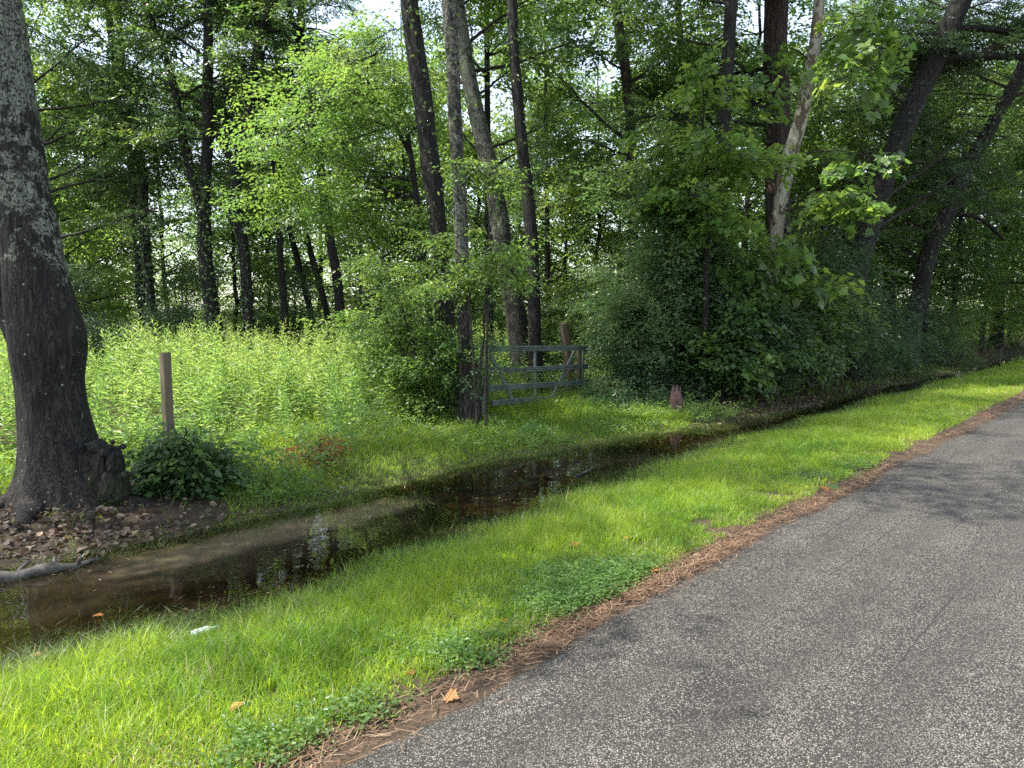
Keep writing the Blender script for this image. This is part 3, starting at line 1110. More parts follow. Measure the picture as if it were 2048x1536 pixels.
for k, (pp, r0) in enumerate([([(120, 985), (85, 1020), (55, 1060), (28, 1100)], .115), ([(60, 985), (25, 1000), (-20, 1010), (-70, 1020)], .10),
                              ([(190, 1000), (225, 1030), (280, 1040), (330, 1045)], .08), ([(165, 1010), (175, 1050), (182, 1085), (186, 1110)], .05)]):
    Pp = []
    for t_, (x, y) in enumerate(pp):
        g = G(x, y, 0)
        z0 = hxy(g[0], g[1])
        g = G(x, y, z0 + r0 * .5)
        g[2] = hxy(g[0], g[1]) + r0 * (.55 - .28 * t_)
        Pp.append(g)
    Qr, r2 = resample(np.array(Pp), np.array([r0 * 1.25, r0, r0 * .75, r0 * .35]), .06)
    mb = MB()
    mb.tube(Qr, r2, 14, .25, 60 + k)
    mb.build('root', M['bark_big'], big)
# boughs and foliage high above the frame, which shade the verge and the road
f = Foliage(5, SPR['mid'], .5)
mb = MB()
grow(f, mb, C, rad, rg, 6.6, 11.5, 13, 4.2, sub=5, spn=12, up=.3, droop=.3, thick=1.3, spread=.55)
grow(f, mb, C, rad, rg, 7.0, 9.5, 4, 6.0, sub=6, spn=16, up=.25, droop=.3, thick=1.3, spread=.7, az=(.0, .5))
grow(f, mb, C, rad, rg, 7.0, 9.5, 3, 5.4, sub=6, spn=14, up=.25, droop=.3, thick=1.3, spread=.7, az=(-2.1, -1.4))
mb.build('branches', M['bark_big'], big)
f.build('crown', 'oval', M['leaf'], big)

# ------------------------------------------------------------------ forest trees traced one by one
GR = 'trees of the roadside forest'
full = dict(zlo=3.0, zhi=13, n=30, length=3.4)


def cr(zlo, zhi, n, length, **k):
    return [dict(zlo=zlo, zhi=zhi, n=n, length=length, **k)]


tree('forest_tree', 'thin dark leaning tree just right of the big lichen trunk', [([(98, 440, 14), (106, 480, 15), (112, 540, 17), (122, 600, 18), (140, 680, 20)], True, 11)], 19,
     crown=cr(3.2, 11, 22, 3.2), leaf='leaf_dark', spr='fine', tint=.45)
tree('vine_covered_tree', 'slightly leaning forest tree wrapped in vines left of the forked tree',
     [([(228, 110, 14), (236, 160, 14), (253, 232, 15), (273, 294, 16), (288, 359, 17), (287, 444, 17), (294, 513, 16), (304, 620, 17), (312, 680, 19)], True, 14)], 22,
     crown=cr(4.5, 13.5, 22, 3.0), vine=(0, .2, 9, 3200, dict(out=.35, size=.09, tint=.55)), leaf='leaf', spr='mid', tint=.5)
tree('vine_covered_tree', 'straight ivy clad trunk standing close behind the leaning vine covered tree',
     [([(268, 400, 15), (275, 470, 15), (277, 517, 16), (283, 602, 17), (296, 680, 20)], True, 13)], 23.5,
     crown=cr(4, 12, 22, 3.0), vine=(0, .2, 6, 1500, dict(out=.12, size=.08)), leaf='leaf_dark', tint=.4)
tree('forked_tree', 'dark tree forking into two tall stems behind the sunny weeds',
     [([(416, -60, 17), (415, 0, 17), (417, 68, 18), (415, 171, 19), (418, 273, 21), (410, 342, 21), (409, 427, 25), (408, 496, 27), (412, 534, 27), (424, 620, 29), (432, 690, 34)], True, 15),
      ([(288, -10, 12), (297, 34, 13), (322, 95, 13), (345, 154, 15), (362, 256, 16), (386, 359, 18), (404, 424, 20)], False, 13)], 19.5,
     crown=cr(5.5, 14, 17, 3.0, az=(-.2, 3.3)) + [dict(stem=1, zlo=5, zhi=12, n=13, length=2.6, az=(-.2, 3.3))],
     vine=[(0, .1, 5, 3000, dict(out=.38, size=.075, tint=.5, m='leaf')), (1, 5, 10, 1500, dict(out=.35, size=.08, tint=.7, m='leaf'))], leaf='leaf', tint=.5)
tree('forked_tree', 'dark tree with a wide open fork right of the ivy clad forked tree',
     [([(560, -60, 10), (540, 10, 13), (512, 100, 15), (506, 137, 16), (500, 210, 17), (489, 273, 18), (473, 335, 22), (468, 393, 22), (485, 478, 21), (490, 517, 21), (496, 620, 22), (500, 715, 25)], True, 14),
      ([(405, 225, 7), (431, 263, 10), (450, 300, 12), (472, 338, 14)], False, None)], 19.5,
     crown=cr(5.5, 14, 19, 3.0, az=(-.2, 3.3)), vine=(0, .2, 6, 1300, dict(out=.16, size=.075)), leaf='leaf_grey', spr='fine', tint=.5)
tree('forest_tree', 'tree with a thin upper trunk splitting in a narrow V against white sky',
     [([(610, -60, 14), (605, 7, 15), (598, 85, 17), (603, 140, 17), (612, 205, 16), (620, 236, 16), (640, 330, 17), (655, 450, 18), (675, 560, 19), (682, 637, 20), (680, 725, 23)], True, 14),
      ([(566, -30, 7), (578, 17, 9), (590, 60, 11), (598, 88, 12)], False, None)], 21,
     crown=cr(6.5, 14, 26, 3.2, az=(-.3, 3.4)), leaf='leaf_grey', spr='fine')
tree('forest_tree', 'slim black straight trunk right of the open forked tree',
     [([(538, 250, 10), (547, 308, 11), (556, 400, 12), (560, 507, 12), (567, 585, 13), (573, 700, 15)], True, 12)], 20.5,
     crown=cr(5, 12, 20, 2.8), leaf='leaf', tint=.55)
tree('forest_tree', 'slim trunk leaning left, first of two leaning trunks behind the weeds',
     [([(574, 430, 11), (591, 507, 12), (606, 560, 13), (622, 625, 13), (630, 690, 14)], True, 12)], 25, crown=cr(4, 12, 20, 3.0), tint=.6)
tree('forest_tree', 'slim curved trunk leaning left, second of two leaning trunks behind the weeds',
     [([(606, 440, 11), (625, 520, 12), (649, 602, 13), (660, 664, 13), (664, 700, 14)], True, 12)], 24, crown=cr(4, 12, 20, 3.0), tint=.6)
tree('vine_covered_tree', 'ivy wrapped thin trunk seen between twin trunks and gate',
     [([(976, 380, 14), (977, 480, 14), (978, 570, 15), (980, 690, 16)], True, 13)], 22, crown=cr(5, 12, 20, 2.8), vine=(0, .2, 6, 1400, dict(out=.10, size=.08)), leaf='leaf')
# the pair in front
tree('forest_tree', 'dark thick front trunk leaning left, left one of the twin trunks',
     [([(810, -80, 33), (817, 0, 34), (831, 103, 36), (845, 188, 37), (858, 308, 37), (869, 393, 37), (880, 513, 37), (888, 620, 38), (898, 740, 40), (905, 830, 44)], True, 17)], 12.7,
     crown=cr(9.5, 16, 20, 3.4), vine=(0, 3, 9, 420, dict(out=.10, size=.07, m='leaf_bright')), leaf='leaf', seg=20)
tree('forest_tree', 'reddish brown front trunk with white lichen patches, right one of the twin trunks',
     [([(893, -80, 25), (896, 0, 26), (905, 103, 27), (910, 239, 27), (917, 342, 27), (922, 450, 27), (924, 530, 27), (928, 602, 27), (931, 739, 28), (936, 850, 30)], True, 16)], 11.75,
     bark='bark_grey', crown=cr(9, 15.5, 16, 3.0), vine=(0, 1, 6, 260, dict(out=.10, size=.06, m='leaf_bright')), seg=20)
tree('forest_tree', 'broad brown trunk leaning left behind the gate',
     [([(908, -40, 27), (920, 51, 28), (937, 154, 29), (955, 239, 31), (981, 342, 34), (995, 410, 36), (1006, 495, 38), (1020, 568, 40), (1037, 654, 44), (1046, 740, 50)], True, 16)], 17.5,
     bark='bark_grey', crown=cr(6, 12, 13, 3.2, az=(-.2, 3.3)) + cr(11, 15, 4, 3.2), vine=(0, .3, 5, 260, dict(out=.05, size=.07)), leaf='leaf_bright', spr='maple', kind='wide', seg=20)
tree('forest_tree', 'tall straight black trunk right of the twin trunks, behind the gate',
     [([(1022, -60, 19), (1023, 0, 20), (1028, 103, 20), (1036, 205, 22), (1046, 308, 23), (1059, 427, 24), (1066, 513, 25), (1068, 600, 26), (1070, 700, 28), (1072, 760, 30)], True, 17)], 16.5,
     crown=cr(8, 12, 5, 3.0, az=(-.3, 3.4)) + cr(12, 16, 5, 3.0), vine=(0, 5, 10, 160, dict(out=.10, size=.08, m='leaf_bright')), seg=18)
tree('forest_tree', 'thin distant trunk between the black trunk and the leaning wooden post',
     [([(1094, 430, 9), (1096, 540, 9), (1098, 640, 10), (1099, 700, 11)], True, 12)], 26, crown=cr(4, 12, 20, 3.0), leaf='leaf', tint=.6)
tree('forest_tree', 'dark trunk half hidden by leaves above the gate right end',
     [([(1232, 0, 18), (1239, 68, 19), (1255, 164, 20), (1262, 273, 20), (1264, 370, 21), (1266, 461, 21), (1268, 600, 22), (1270, 740, 24)], True, 16)], 18.5,
     bark='bark_red', crown=cr(4, 12.5, 20, 3.0, az=(-.6, 3.7)), vine=(0, 3, 10, 700, dict(out=.22, size=.08, m='leaf')), leaf='leaf', spr='maple', kind='wide')
tree('forest_tree', 'slim trunk draped in vines left of the straight black trunk by the maple',
     [([(1355, -20, 13), (1357, 34, 13), (1362, 100, 13), (1366, 180, 14), (1366, 520, 15), (1368, 700, 16)], True, 14)], 21,
     crown=cr(4, 13, 26, 2.8), vine=(0, 4, 11, 1400, dict(out=.4, size=.08, m='leaf')), leaf='leaf', tint=.55)
tree('forest_tree', 'straight black trunk above the light green young maple',
     [([(1466, -80, 23), (1463, 0, 24), (1457, 103, 24), (1452, 181, 24), (1447, 320, 25), (1439, 484, 26), (1434, 549, 27), (1428, 638, 28), (1430, 740, 32)], True, 17)], 16.2,
     crown=cr(6.5, 11, 10, 3.0, az=(-.3, 3.4)) + cr(11, 16, 8, 3.0), leaf='leaf', seg=18)
tree('forest_tree', 'thick reddish brown trunk directly behind the pale sycamore',
     [([(1552, -80, 44), (1553, 0, 45), (1550, 100, 46), (1556, 205, 46), (1552, 291, 47), (1556, 445, 47), (1560, 560, 48), (1562, 720, 52)], True, 17)], 18.3,
     bark='bark_red', crown=cr(6, 11, 16, 3.8, az=(-.3, 3.4)) + cr(11, 17, 20, 3.8), leaf='leaf', seg=20)
tree('sycamore_tree', 'sycamore with pale peeling mottled bark and large lobed leaves',
     [([(1643, -80, 20), (1639, 0, 21), (1632, 85, 22), (1618, 147, 24), (1611, 205, 25), (1594, 267, 28), (1574, 325, 32), (1566, 376, 30), (1556, 430, 26), (1548, 520, 24), (1542, 640, 25), (1540, 760, 28)], True, 13)], 16.3,
     bark='bark_syc', leaf='leaf_bright', spr='big', kind='star', crown=cr(8.5, 12.5, 12, 2.4),
     clumps=[(1710, 60, 80, 50, 20, -.3), (1710, 150, 70, 55, 20, -.5), (1730, 310, 50, 28, 12, -.8), (1670, 390, 60, 40, 16, -.6), (1540, 170, 40, 40, 9, .2), (1540, 90, 50, 30, 8, .2),
             (1690, 410, 60, 30, 14, -1), (1560, 480, 50, 40, 14, -1.2), (1650, 560, 40, 20, 7, -1.2), (1520, 560, 45, 25, 8, -1.2), (1480, 720, 30, 25, 6, -1.4)], tint=.45)
tree('leaning_tree', 'thick dark tree leaning to the right with long level limbs',
     [([(1950, -60, 36), (1922, 0, 38), (1895, 68, 38), (1871, 113, 40), (1837, 188, 40), (1806, 256, 40), (1779, 325, 40), (1750, 420, 40), (1717, 530, 42), (1697, 650, 46), (1690, 745, 50)], True, 14),
      ([(2120, 116, 9), (2048, 115, 12), (1980, 112, 15), (1930, 112, 17), (1885, 118, 18)], False, None),
      ([(2100, 50, 7), (2040, 70, 9), (1960, 54, 12), (1909, 58, 14)], False, None)], 20.0,
     crown=cr(3, 9.5, 26, 4.0, az=(-.1, 3.3)) + cr(9.5, 15, 22, 4.0) + [dict(stem=1, zlo=8, zhi=11, n=14, length=2.2, az=(-.3, 3.4)), dict(stem=2, zlo=8, zhi=12, n=12, length=2.2)],
     vine=(0, .3, 9, 600, dict(out=.12, size=.08)), leaf='leaf_dark', spr='fine', seg=20)
tree('leaning_tree', 'dark tree leaning right nearest the road bend, with a drooping limb',
     [([(2030, 170, 22), (1981, 256, 24), (1955, 300, 26), (1929, 342, 28), (1895, 427, 30), (1864, 484, 31), (1852, 530, 30), (1840, 580, 30), (1825, 660, 32), (1815, 730, 34)], True, 12),
      ([(2008, 480, 6), (1970, 440, 7), (1925, 424, 9), (1895, 430, 10)], False, None)], 23.5,
     crown=cr(3, 9, 24, 4.0, az=(-.2, 3.3)) + cr(9, 13, 18, 4.2), leaf='leaf_dark', spr='fine', vine=(0, .3, 8, 500, dict(out=.12, size=.09)))
tree('forest_tree', 'slender upright trunk between the two leaning trees at right',
     [([(1782, 20, 12), (1783, 68, 12), (1784, 200, 13), (1783, 467, 15), (1782, 530, 16), (1782, 690, 18)], True, 14)], 26,
     crown=cr(3, 13, 34, 3.2), leaf='leaf', tint=.6)
tree('forest_tree', 'thin sapling trunk with an arching branch between the leaning trees',
     [([(1858, 200, 5), (1852, 240, 6), (1846, 300, 7), (1850, 400, 8), (1853, 520, 9), (1850, 690, 10)], True, 10),
      ([(1920, 225, 3), (1895, 235, 4), (1868, 250, 5), (1848, 280, 6)], False, None)], 24.5, crown=cr(3.5, 9.5, 16, 2.2), leaf='leaf_dark', spr='fine')
tree('forest_tree', 'dark trunk by the sunlit gap at the far right of the verge',
     [([(2016, 380, 18), (2012, 440, 19), (2008, 494, 20), (2002, 560, 21), (1997, 604, 22), (1991, 700, 26)], True, 13),
      ([(2090, 470, 6), (2048, 486, 8), (2008, 498, 10)], False, None)], 36, crown=cr(3, 13, 44, 4.6), leaf='leaf', tint=.6)
# understory tree with bright layered boughs
tree('maple_tree', 'bright green layered understory tree left of the twin trunks',
     [([(815, 270, 9), (822, 308, 11), (830, 376, 13), (838, 434, 14), (850, 540, 15), (864, 700, 17), (872, 800, 19)], True, None),
      ([(700, 130, 5), (735, 170, 6), (760, 215, 7), (800, 260, 8), (820, 310, 9)], False, None)], 14.4,
     bark='bark', leaf='leaf_bright', spr='layer',
     clumps=boughs(1, 690, 270, 180, 190, 17, 20, 75, 15, 1.6) + boughs(5, 600, 370, 120, 70, 7, 18, 70, 13, 1.0) + boughs(6, 760, 120, 110, 80, 6, 16, 70, 13, 1.2), tint=.42)
tree('maple_tree', 'light green young maple in front of the black trunk right of the gate',
     [([(1405, 250, 6), (1410, 320, 8), (1415, 420, 9), (1412, 600, 11), (1405, 760, 13)], True, None)], 14.6,
     leaf='leaf_bright', spr='maple', kind='star', bark='bark',
     clumps=boughs(2, 1395, 340, 125, 190, 17, 20, 65, 16, 1.0), tint=.50)
# willow-leaved growth hanging at the dark forest edge
tree('water_oak', 'dark narrow leaved oak drooping over the leaf litter bank',
     [([(1650, 420, 9), (1640, 520, 11), (1625, 640, 13), (1618, 760, 15)], True, None)], 17.6, leaf='leaf_dark', spr='droop', kind='long',
     clumps=[(1560, 570, 110, 60, 90, -.6), (1640, 640, 120, 60, 100, -.8), (1700, 560, 110, 70, 90), (1560, 690, 90, 50, 70, -.6), (1650, 480, 110, 50, 80, .3), (1760, 640, 90, 60, 80, .4), (1500, 640, 80, 60, 90, 0), (1580, 620, 120, 60, 120, -.4), (1480, 540, 80, 60, 90, .2), (1700, 680, 100, 50, 100, .2), (1600, 520, 100, 50, 100, -.2), (1545, 630, 70, 60, 60, -2.2), (1530, 735, 60, 36, 50, -2.0), (1600, 720, 70, 40, 50, -1.6)], tint=.45)

def sapling(name, label, Y, base, tops, n, length, spr, leaf, tint, sub=3, spn=4, z0=.35, kind='oval', cat='sapling'):
    """several thin stems rising from one foot, each with loose side twigs"""
    SEED[0] += 1
    rg = np.random.default_rng(SEED[0])
    bx = W(base[0], base[1], Y)
    bx[2] = hxy(bx[0], bx[1])
    root = thing(name, label, cat, bx, 'shrubs along the forest edge')
    mb = MB()
    f = Foliage(SEED[0], SPR[spr], tint)
    for k, tp in enumerate(tops):
        e = W(tp[0], tp[1], Y + rg.uniform(-.04, .04) * Y)
        t = np.linspace(0, 1, 24)[:, None]
        o0 = bx + [rg.normal(0, .05), rg.normal(0, .05), -.06]
        mm = np.array([o0[0] * .75 + e[0] * .25, o0[1] * .75 + e[1] * .25, o0[2] + (e[2] - o0[2]) * .6])
        Q = (1 - t) ** 2 * o0 + 2 * t * (1 - t) * mm + t ** 2 * e
        Q[1:-1] += rg.normal(0, .012, (22, 3))
        rr = np.linspace(.022, .005, 24)
        mb.tube(Q, rr, 6, cap=False)
        grow(f, mb, Q, rr, rg, min(bx[2] + z0, e[2] - .05), e[2], n, length, sub=sub, spn=spn, up=.3, droop=.7, spread=.12)
    f.twigs(mb, .4)
    mb.build('stems', M['twig'], root)
    f.build('foliage', kind, M[leaf], root)


# ------------------------------------------------------------------ saplings and shrubs
GS = 'shrubs along the forest edge'
sapling('sapling', 'leafy green sapling clump standing against the twin trunks', 12.25, (865, 868),
        [(745, 480), (800, 440), (860, 470), (780, 560), (890, 540), (705, 560), (830, 640), (735, 620)], 8, .85, 'shrub', 'leaf_bright', .5, 3, 3)
shrub('sapling', 'bright sprig of compound leaves in front of the trunks above the gate', 11.3, [(1000, 540, 55, 40, 55), (985, 500, 40, 25, 28), (960, 320, 45, 25, 26, .4), (985, 345, 35, 18, 18, .4)],
      leaf='leaf_bright', spr='shrub', kind='oval', group=GS, tint=.55, base=(950, 872), stems=1, cat='sapling')
shrub('shrub', 'leafy sprays hanging over the left end of the metal gate', 11.75, [(945, 690, 40, 16, 16), (978, 700, 26, 12, 8), (922, 740, 30, 22, 14)],
      leaf='leaf_grey', spr='shrub', group=GS, tint=.5, base=(930, 890), stems=3)
shrub('shrub', 'tall grey green shrub wall beside the right end of the gate', 15.9,
      [(1240, 590, 70, 50, 40), (1310, 540, 80, 40, 40), (1240, 680, 60, 50, 44, -.3), (1310, 660, 80, 50, 50, -.3), (1370, 600, 70, 60, 44), (1240, 770, 55, 40, 50, -.4), (1320, 750, 70, 40, 50, -.5), (1380, 710, 60, 50, 40, -.2)],
      leaf='leaf_grey', group=GS, tint=.42, base=(1290, 815), stems=3)
sapling('sapling', 'cluster of tall grey green saplings in front of the shrub wall by the gate', 15.2, (1295, 822),
        [(1225, 500), (1285, 420), (1345, 460), (1255, 560), (1205, 610), (1385, 540), (1320, 580), (1410, 620)], 13, .85, 'shrub', 'leaf_grey', .55, 3, 3)
sapling('sapling', 'spindly dark green saplings at the water edge under the young maple', 14.9, (1440, 815),
        [(1400, 560), (1455, 500), (1500, 560), (1540, 620), (1420, 660), (1580, 680)], 11, .8, 'maple', 'leaf', .45, 2, 3, .3, 'wide')
sapling('sapling', 'tall loose saplings reaching into the canopy right of the shrub wall', 15.9, (1400, 806),
        [(1240, 370), (1310, 300), (1370, 340), (1480, 420), (1420, 440), (1330, 400)], 14, .95, 'mid', 'leaf_grey', .7, 3, 2, 1.2)
sapling('sapling', 'loose leafy saplings in front of the reddish trunk and thicket', 16.6, (1580, 790),
        [(1540, 520), (1620, 520), (1660, 480), (1700, 560), (1620, 580), (1500, 560)], 13, .95, 'mid', 'leaf', .6, 3, 2, .6)
shrub('shrub', 'low leafy bush at the grass edge right of the gate', 14.2, [(1225, 800, 45, 28, 70), (1290, 800, 50, 28, 80, .2), (1340, 790, 40, 30, 50, .4)], leaf='leaf_grey', group=GS, tint=.4, base=(1270, 840), stems=4)
shrub('shrub', 'dark dense shrub between the black trunk and the broken red stump', 15.3, [(1400, 740, 60, 50, 110), (1440, 700, 60, 60, 100, .6), (1390, 785, 40, 25, 40), (1480, 740, 50, 40, 50, .5), (1430, 610, 80, 60, 50, -.2), (1520, 660, 70, 50, 50, .2)], leaf='leaf_dark', group=GS, tint=.4, base=(1420, 826), stems=4)
shrub('shrub', 'dark thicket around the foot of the leaning tree', 19.3, [(1640, 700, 80, 45, 110), (1720, 690, 80, 60, 120, .8), (1780, 690, 70, 50, 110, 1.2), (1700, 600, 80, 60, 100, 1.5), (1830, 700, 60, 50, 90, 2), (1600, 740, 60, 30, 60)],
      leaf='leaf_dark', spr='shrub', group=GS, tint=.4, base=(1700, 790), stems=4)
shrub('shrub', 'olive green bushy thicket behind the far branch pile', 25, [(1880, 660, 70, 50, 120), (1930, 620, 60, 60, 110, 1.5), (1850, 600, 60, 60, 100, 1), (1900, 710, 60, 30, 80, .6)], leaf='leaf', spr='shrub', group=GS, tint=.6, base=(1890, 756), stems=4)
shrub('shrub', 'sunlit yellow green bush at the right edge under the forest', 38, [(2040, 600, 50, 50, 120), (2020, 660, 60, 40, 120), (2080, 640, 60, 60, 120), (1960, 700, 50, 25, 60)], leaf='leaf_bright', spr='shrub', group=GS, tint=.8, base=(2030, 690), stems=4)
shrub('holly_bush', 'dark holly like bush right behind the big lichen trunk', 17.5, [(175, 640, 40, 40, 70), (165, 560, 30, 40, 40, .4), (205, 670, 40, 30, 60)], leaf='leaf_dark', group=GS, tint=.35, base=(185, 790), stems=4)
shrub('shrub', 'dark bushy undergrowth behind the weeds left of the ivy clad forked tree', 20.5, [(350, 640, 50, 45, 110), (370, 560, 40, 50, 70, .5), (340, 690, 60, 25, 70, -.4), (240, 670, 50, 35, 80, .6)], leaf='leaf_dark', group=GS, tint=.4, base=(345, 790), stems=4)
shrub('shrub', 'dark bushy undergrowth behind the weeds among the slim leaning trunks', 21.5, [(540, 650, 50, 45, 90), (600, 650, 50, 40, 90), (640, 680, 50, 30, 70), (590, 560, 50, 40, 60, .8)], leaf='leaf', group=GS, tint=.35, base=(590, 788), stems=4)
shrub('shrub', 'bright bush in the gap behind the gate', 23.5, [(1110, 640, 50, 60, 100), (1160, 600, 50, 70, 110), (1010, 640, 40, 60, 80, 1), (1150, 700, 60, 40, 80, -.5), (950, 640, 40, 60, 70, 1)], leaf='leaf', spr='mid', group=GS, tint=.7, base=(1110, 770), stems=3)
sapling('shrub', 'small glossy leaved bush at the foot of the wooden post', 7.35, (368, 1008),
        [(350, 868), (388, 864), (326, 888), (410, 890), (368, 890), (412, 940), (322, 930), (385, 920), (345, 850), (372, 852)], 5, .12, 'broad', 'leaf', .5, 2, 3, .05, 'wide', 'shrub')
sapling('dead_shrub', 'withered rust brown plant in the green weeds', 8.75, (645, 945),
        [(615, 890), (640, 878), (665, 892), (680, 915), (608, 915)], 4, .22, 'broad', 'orangeleaf', .12, 1, 2, .04, 'long', 'dead plant')

# ------------------------------------------------------------------ trees deeper in the wood (copies of three)
def proto_tree(seed, leaf, tint, spr='far'):
    rg = np.random.default_rng(seed)
    H = 13.0
    z = np.linspace(-.3, H, 40)
    bend = np.cumsum(rg.normal(0, .035, (40, 2)), axis=0)
    Pq = np.stack([bend[:, 0], bend[:, 1], z], -1)
    rq = np.interp(z, [-.3, 0, .5, H], [.16, .13, .10, .02])
    f = Foliage(seed, SPR[spr], tint)
    mb = MB()
    grow(f, mb, Pq, rq, rg, .9, H * .85, 44, 3.0, sub=4, spn=4, spread=.45)
    root = thing('forest_tree', 'slender leafy tree standing deep in the wood', 'tree', (0, 0, 0), 'slender trees deep in the wood')
    tb = MB()
    tb.tube(Pq, rq, 10, .08, seed)
    tb.build('trunk', M['bark'], root)
    mb.build('branches', M['twig'], root)
    f.build('crown', 'oval', M[leaf], root)
    return root


protos = [proto_tree(201, 'leaf_bright', .65), proto_tree(202, 'leaf', .6), proto_tree(203, 'leaf_bright', .45)]  # bright leaf colour on two of these stands in for sunlight inside the wood
used = set()


def copy_tree(src, loc, rz, sc):
    r = src
    if src.name in used:
        r = src.copy()
        link(r)
        for ch in src.children:
            c = ch.copy()
            link(c)
            c.parent = r
    used.add(src.name)
    r.location = loc
    r.rotation_euler[2] = rz
    r.scale = (sc, sc, sc)


rg = np.random.default_rng(77)
spots = []
for px, Y in [(40, 30), (130, 31), (190, 33), (225, 34), (340, 33), (470, 32), (540, 34), (640, 33), (720, 29), (760, 31), (820, 27), (880, 33), (950, 29), (1040, 32), (1130, 30),
              (1190, 26), (1230, 33), (1320, 27), (1400, 31), (1480, 25), (1540, 31), (1620, 27), (1690, 31), (1740, 28), (1840, 32), (1900, 29), (1960, 34), (2060, 32), (2120, 27),
              (2020, 40), (2150, 38), (-60, 24), (-140, 28), (90, 24), (2200, 34), (1760, 37), (1600, 36)]:
    p = W(px, 700, Y)
    spots.append((p[0], p[1]))
for k, (x, y) in enumerate(spots):
    copy_tree(protos[k % 3], (x, y, float(hxy(x, y))), rg.uniform(0, 6.28), rg.uniform(.8, 1.15))

# the wood beyond, one mass; brighter, yellower leaf colour stands in for sun behind it
rg = np.random.default_rng(88)
f = Foliage(88, SPR['far'], .6, .3)
n = 19000
a = rg.uniform(-.95, 1.15, n)
Yv = rg.uniform(36, 58, n)
Xv = a * Yv
hmax = 3.5 + 8.5 * fbm(Xv * .16, Yv * .05, 51)
zv = rg.uniform(0, 1, n) ** 1.25 * hmax
keep = (fbm(Xv * .45, zv * .45 + Yv * .1, 52) > .42) | (zv < 4.2 + 3.5 * fbm(Xv * .3, Yv * .1, 53))
pos = np.stack([Xv, Yv, zv], -1)[keep]
f.sprays(pos, rg.uniform(0, 6.28, len(pos)), rg.normal(-.1, .35, len(pos)))
tag(f.build('distant_woods', 'oval', M['leaf_bright'], None), kind='stuff')

# ------------------------------------------------------------------ gate and posts
A0, B0 = W(966, 770, 12.5), W(1173, 770, 15.2)
ex = np.array([B0[0] - A0[0], B0[1] - A0[1], 0])
glen = np.linalg.norm(ex)
ex /= glen
side = np.array([ex[1], -ex[0], 0])
UPV = np.array([0, 0, 1.0])
gate = thing('farm_gate', 'weathered grey metal five bar farm gate with crossed braces', 'gate', (A0[0], A0[1], hxy(A0[0], A0[1])))


def gp(px, py):
    """point on the gate's vertical plane seen at a photo pixel"""
    d = ray(px, py)
    nrm = side
    t_ = np.dot(nrm, A0 - np.array([0, 0, EYE])) / np.dot(nrm, d)
    return np.array([0, 0, EYE]) + d * t_


PROF = [(-.018, -.048), (.012, -.050), (.022, -.034), (.010, -.016), (.024, 0), (.010, .016), (.022, .034), (.012, .050), (-.018, .048), (-.020, 0)]
rails = [((964, 698), (1076, 697), (1175, 696)), ((964, 740), (1076, 738), (1175, 732)), ((965, 777), (1076, 770.5), (1175, 764)),
         ((983, 806), (1076, 799), (1175, 791)), ((966, 835), (1076, 822.5), (1172, 810))]
for a_, m_, b_ in rails:
    mb = MB()
    Pa, Pm, Pb = gp(*a_), gp(*m_), gp(*b_)
    for s0, s1 in ((Pa, Pm), (Pm, Pb)):
        mb.prism(PROF, s0, s1, UPV, side)
    mb.build('rail', M['gate'], gate, smooth=False)
for px, ytop, ybot, hw in ((968, 700, 838, .024), (1073.5, 698, 826, .034), (1170, 697, 812, .03)):
    mb = MB()
    a_, b_ = gp(px, ytop), gp(px, ybot)
    b_[:2] = a_[:2]
    off = -side * .036
    mb.prism([(-.014, -hw), (.006, -hw), (.014, -hw * .3), (.014, hw * .3), (.006, hw), (-.014, hw)], a_ + off, b_ + off, ex, side)
    mb.build('upright', M['gate'], gate, smooth=False)
for a_, b_ in (((985, 703), (1044, 828)), ((1156, 702), (1097, 822))):
    mb = MB()
    a_, b_ = gp(*a_), gp(*b_)
    d = unit(b_ - a_)
    pr = np.cross(d, side)
    off = -side * .070
    mb.prism([(-.012, -.036), (.006, -.036), (.012, -.012), (.012, .012), (.006, .036), (-.012, .036)], a_ + off, b_ + off, pr, side)
    mb.build('brace', M['gate'], gate, smooth=False)


def post(label, px, ytop, Y, wd, m, yaw=.3, lean=(0, 0), group='wooden fence posts', round_=False, slant=0.0):
    t0 = W(px, ytop, Y)
    g = np.array([t0[0] - lean[0], t0[1] - lean[1], 0])
    g[2] = hxy(g[0], g[1])
    mb = MB()
    b0 = g - [0, 0, .1]
    if round_:
        Pq = np.linspace(b0, t0, 14)
        mb.tube(Pq, np.full(14, wd / 2), 12, .12, int(px))
    else:
        e1 = np.array([math.cos(yaw), math.sin(yaw), 0]) * wd / 2
        e2 = np.array([-math.sin(yaw), math.cos(yaw), 0]) * wd / 2
        c = wd * .06
        ring = []
        for s1, s2 in ((-1, -1), (1, -1), (1, 1), (-1, 1)):
            ring.append((s1 * (1 - .1), s2))
            ring.append((s1, s2 * (1 - .1)))
        ring = [(-.9, -1), (.9, -1), (1, -.9), (1, .9), (.9, 1), (-.9, 1), (-1, .9), (-1, -.9)]
        V = np.array([b0 + x * e1 + y * e2 for x, y in ring] + [t0 + x * e1 + y * e2 + [0, 0, slant * x] for x, y in ring])
        F = [[k, (k + 1) % 8, 8 + (k + 1) % 8, 8 + k] for k in range(8)] + [[8 + k, 9 + k, 14 - k, 15 - k] for k in range(3)]
        mb.add(V, F)
    o = mb.build('fence_post', m, None, smooth=round_)
    return tag(o, label, 'post', group)


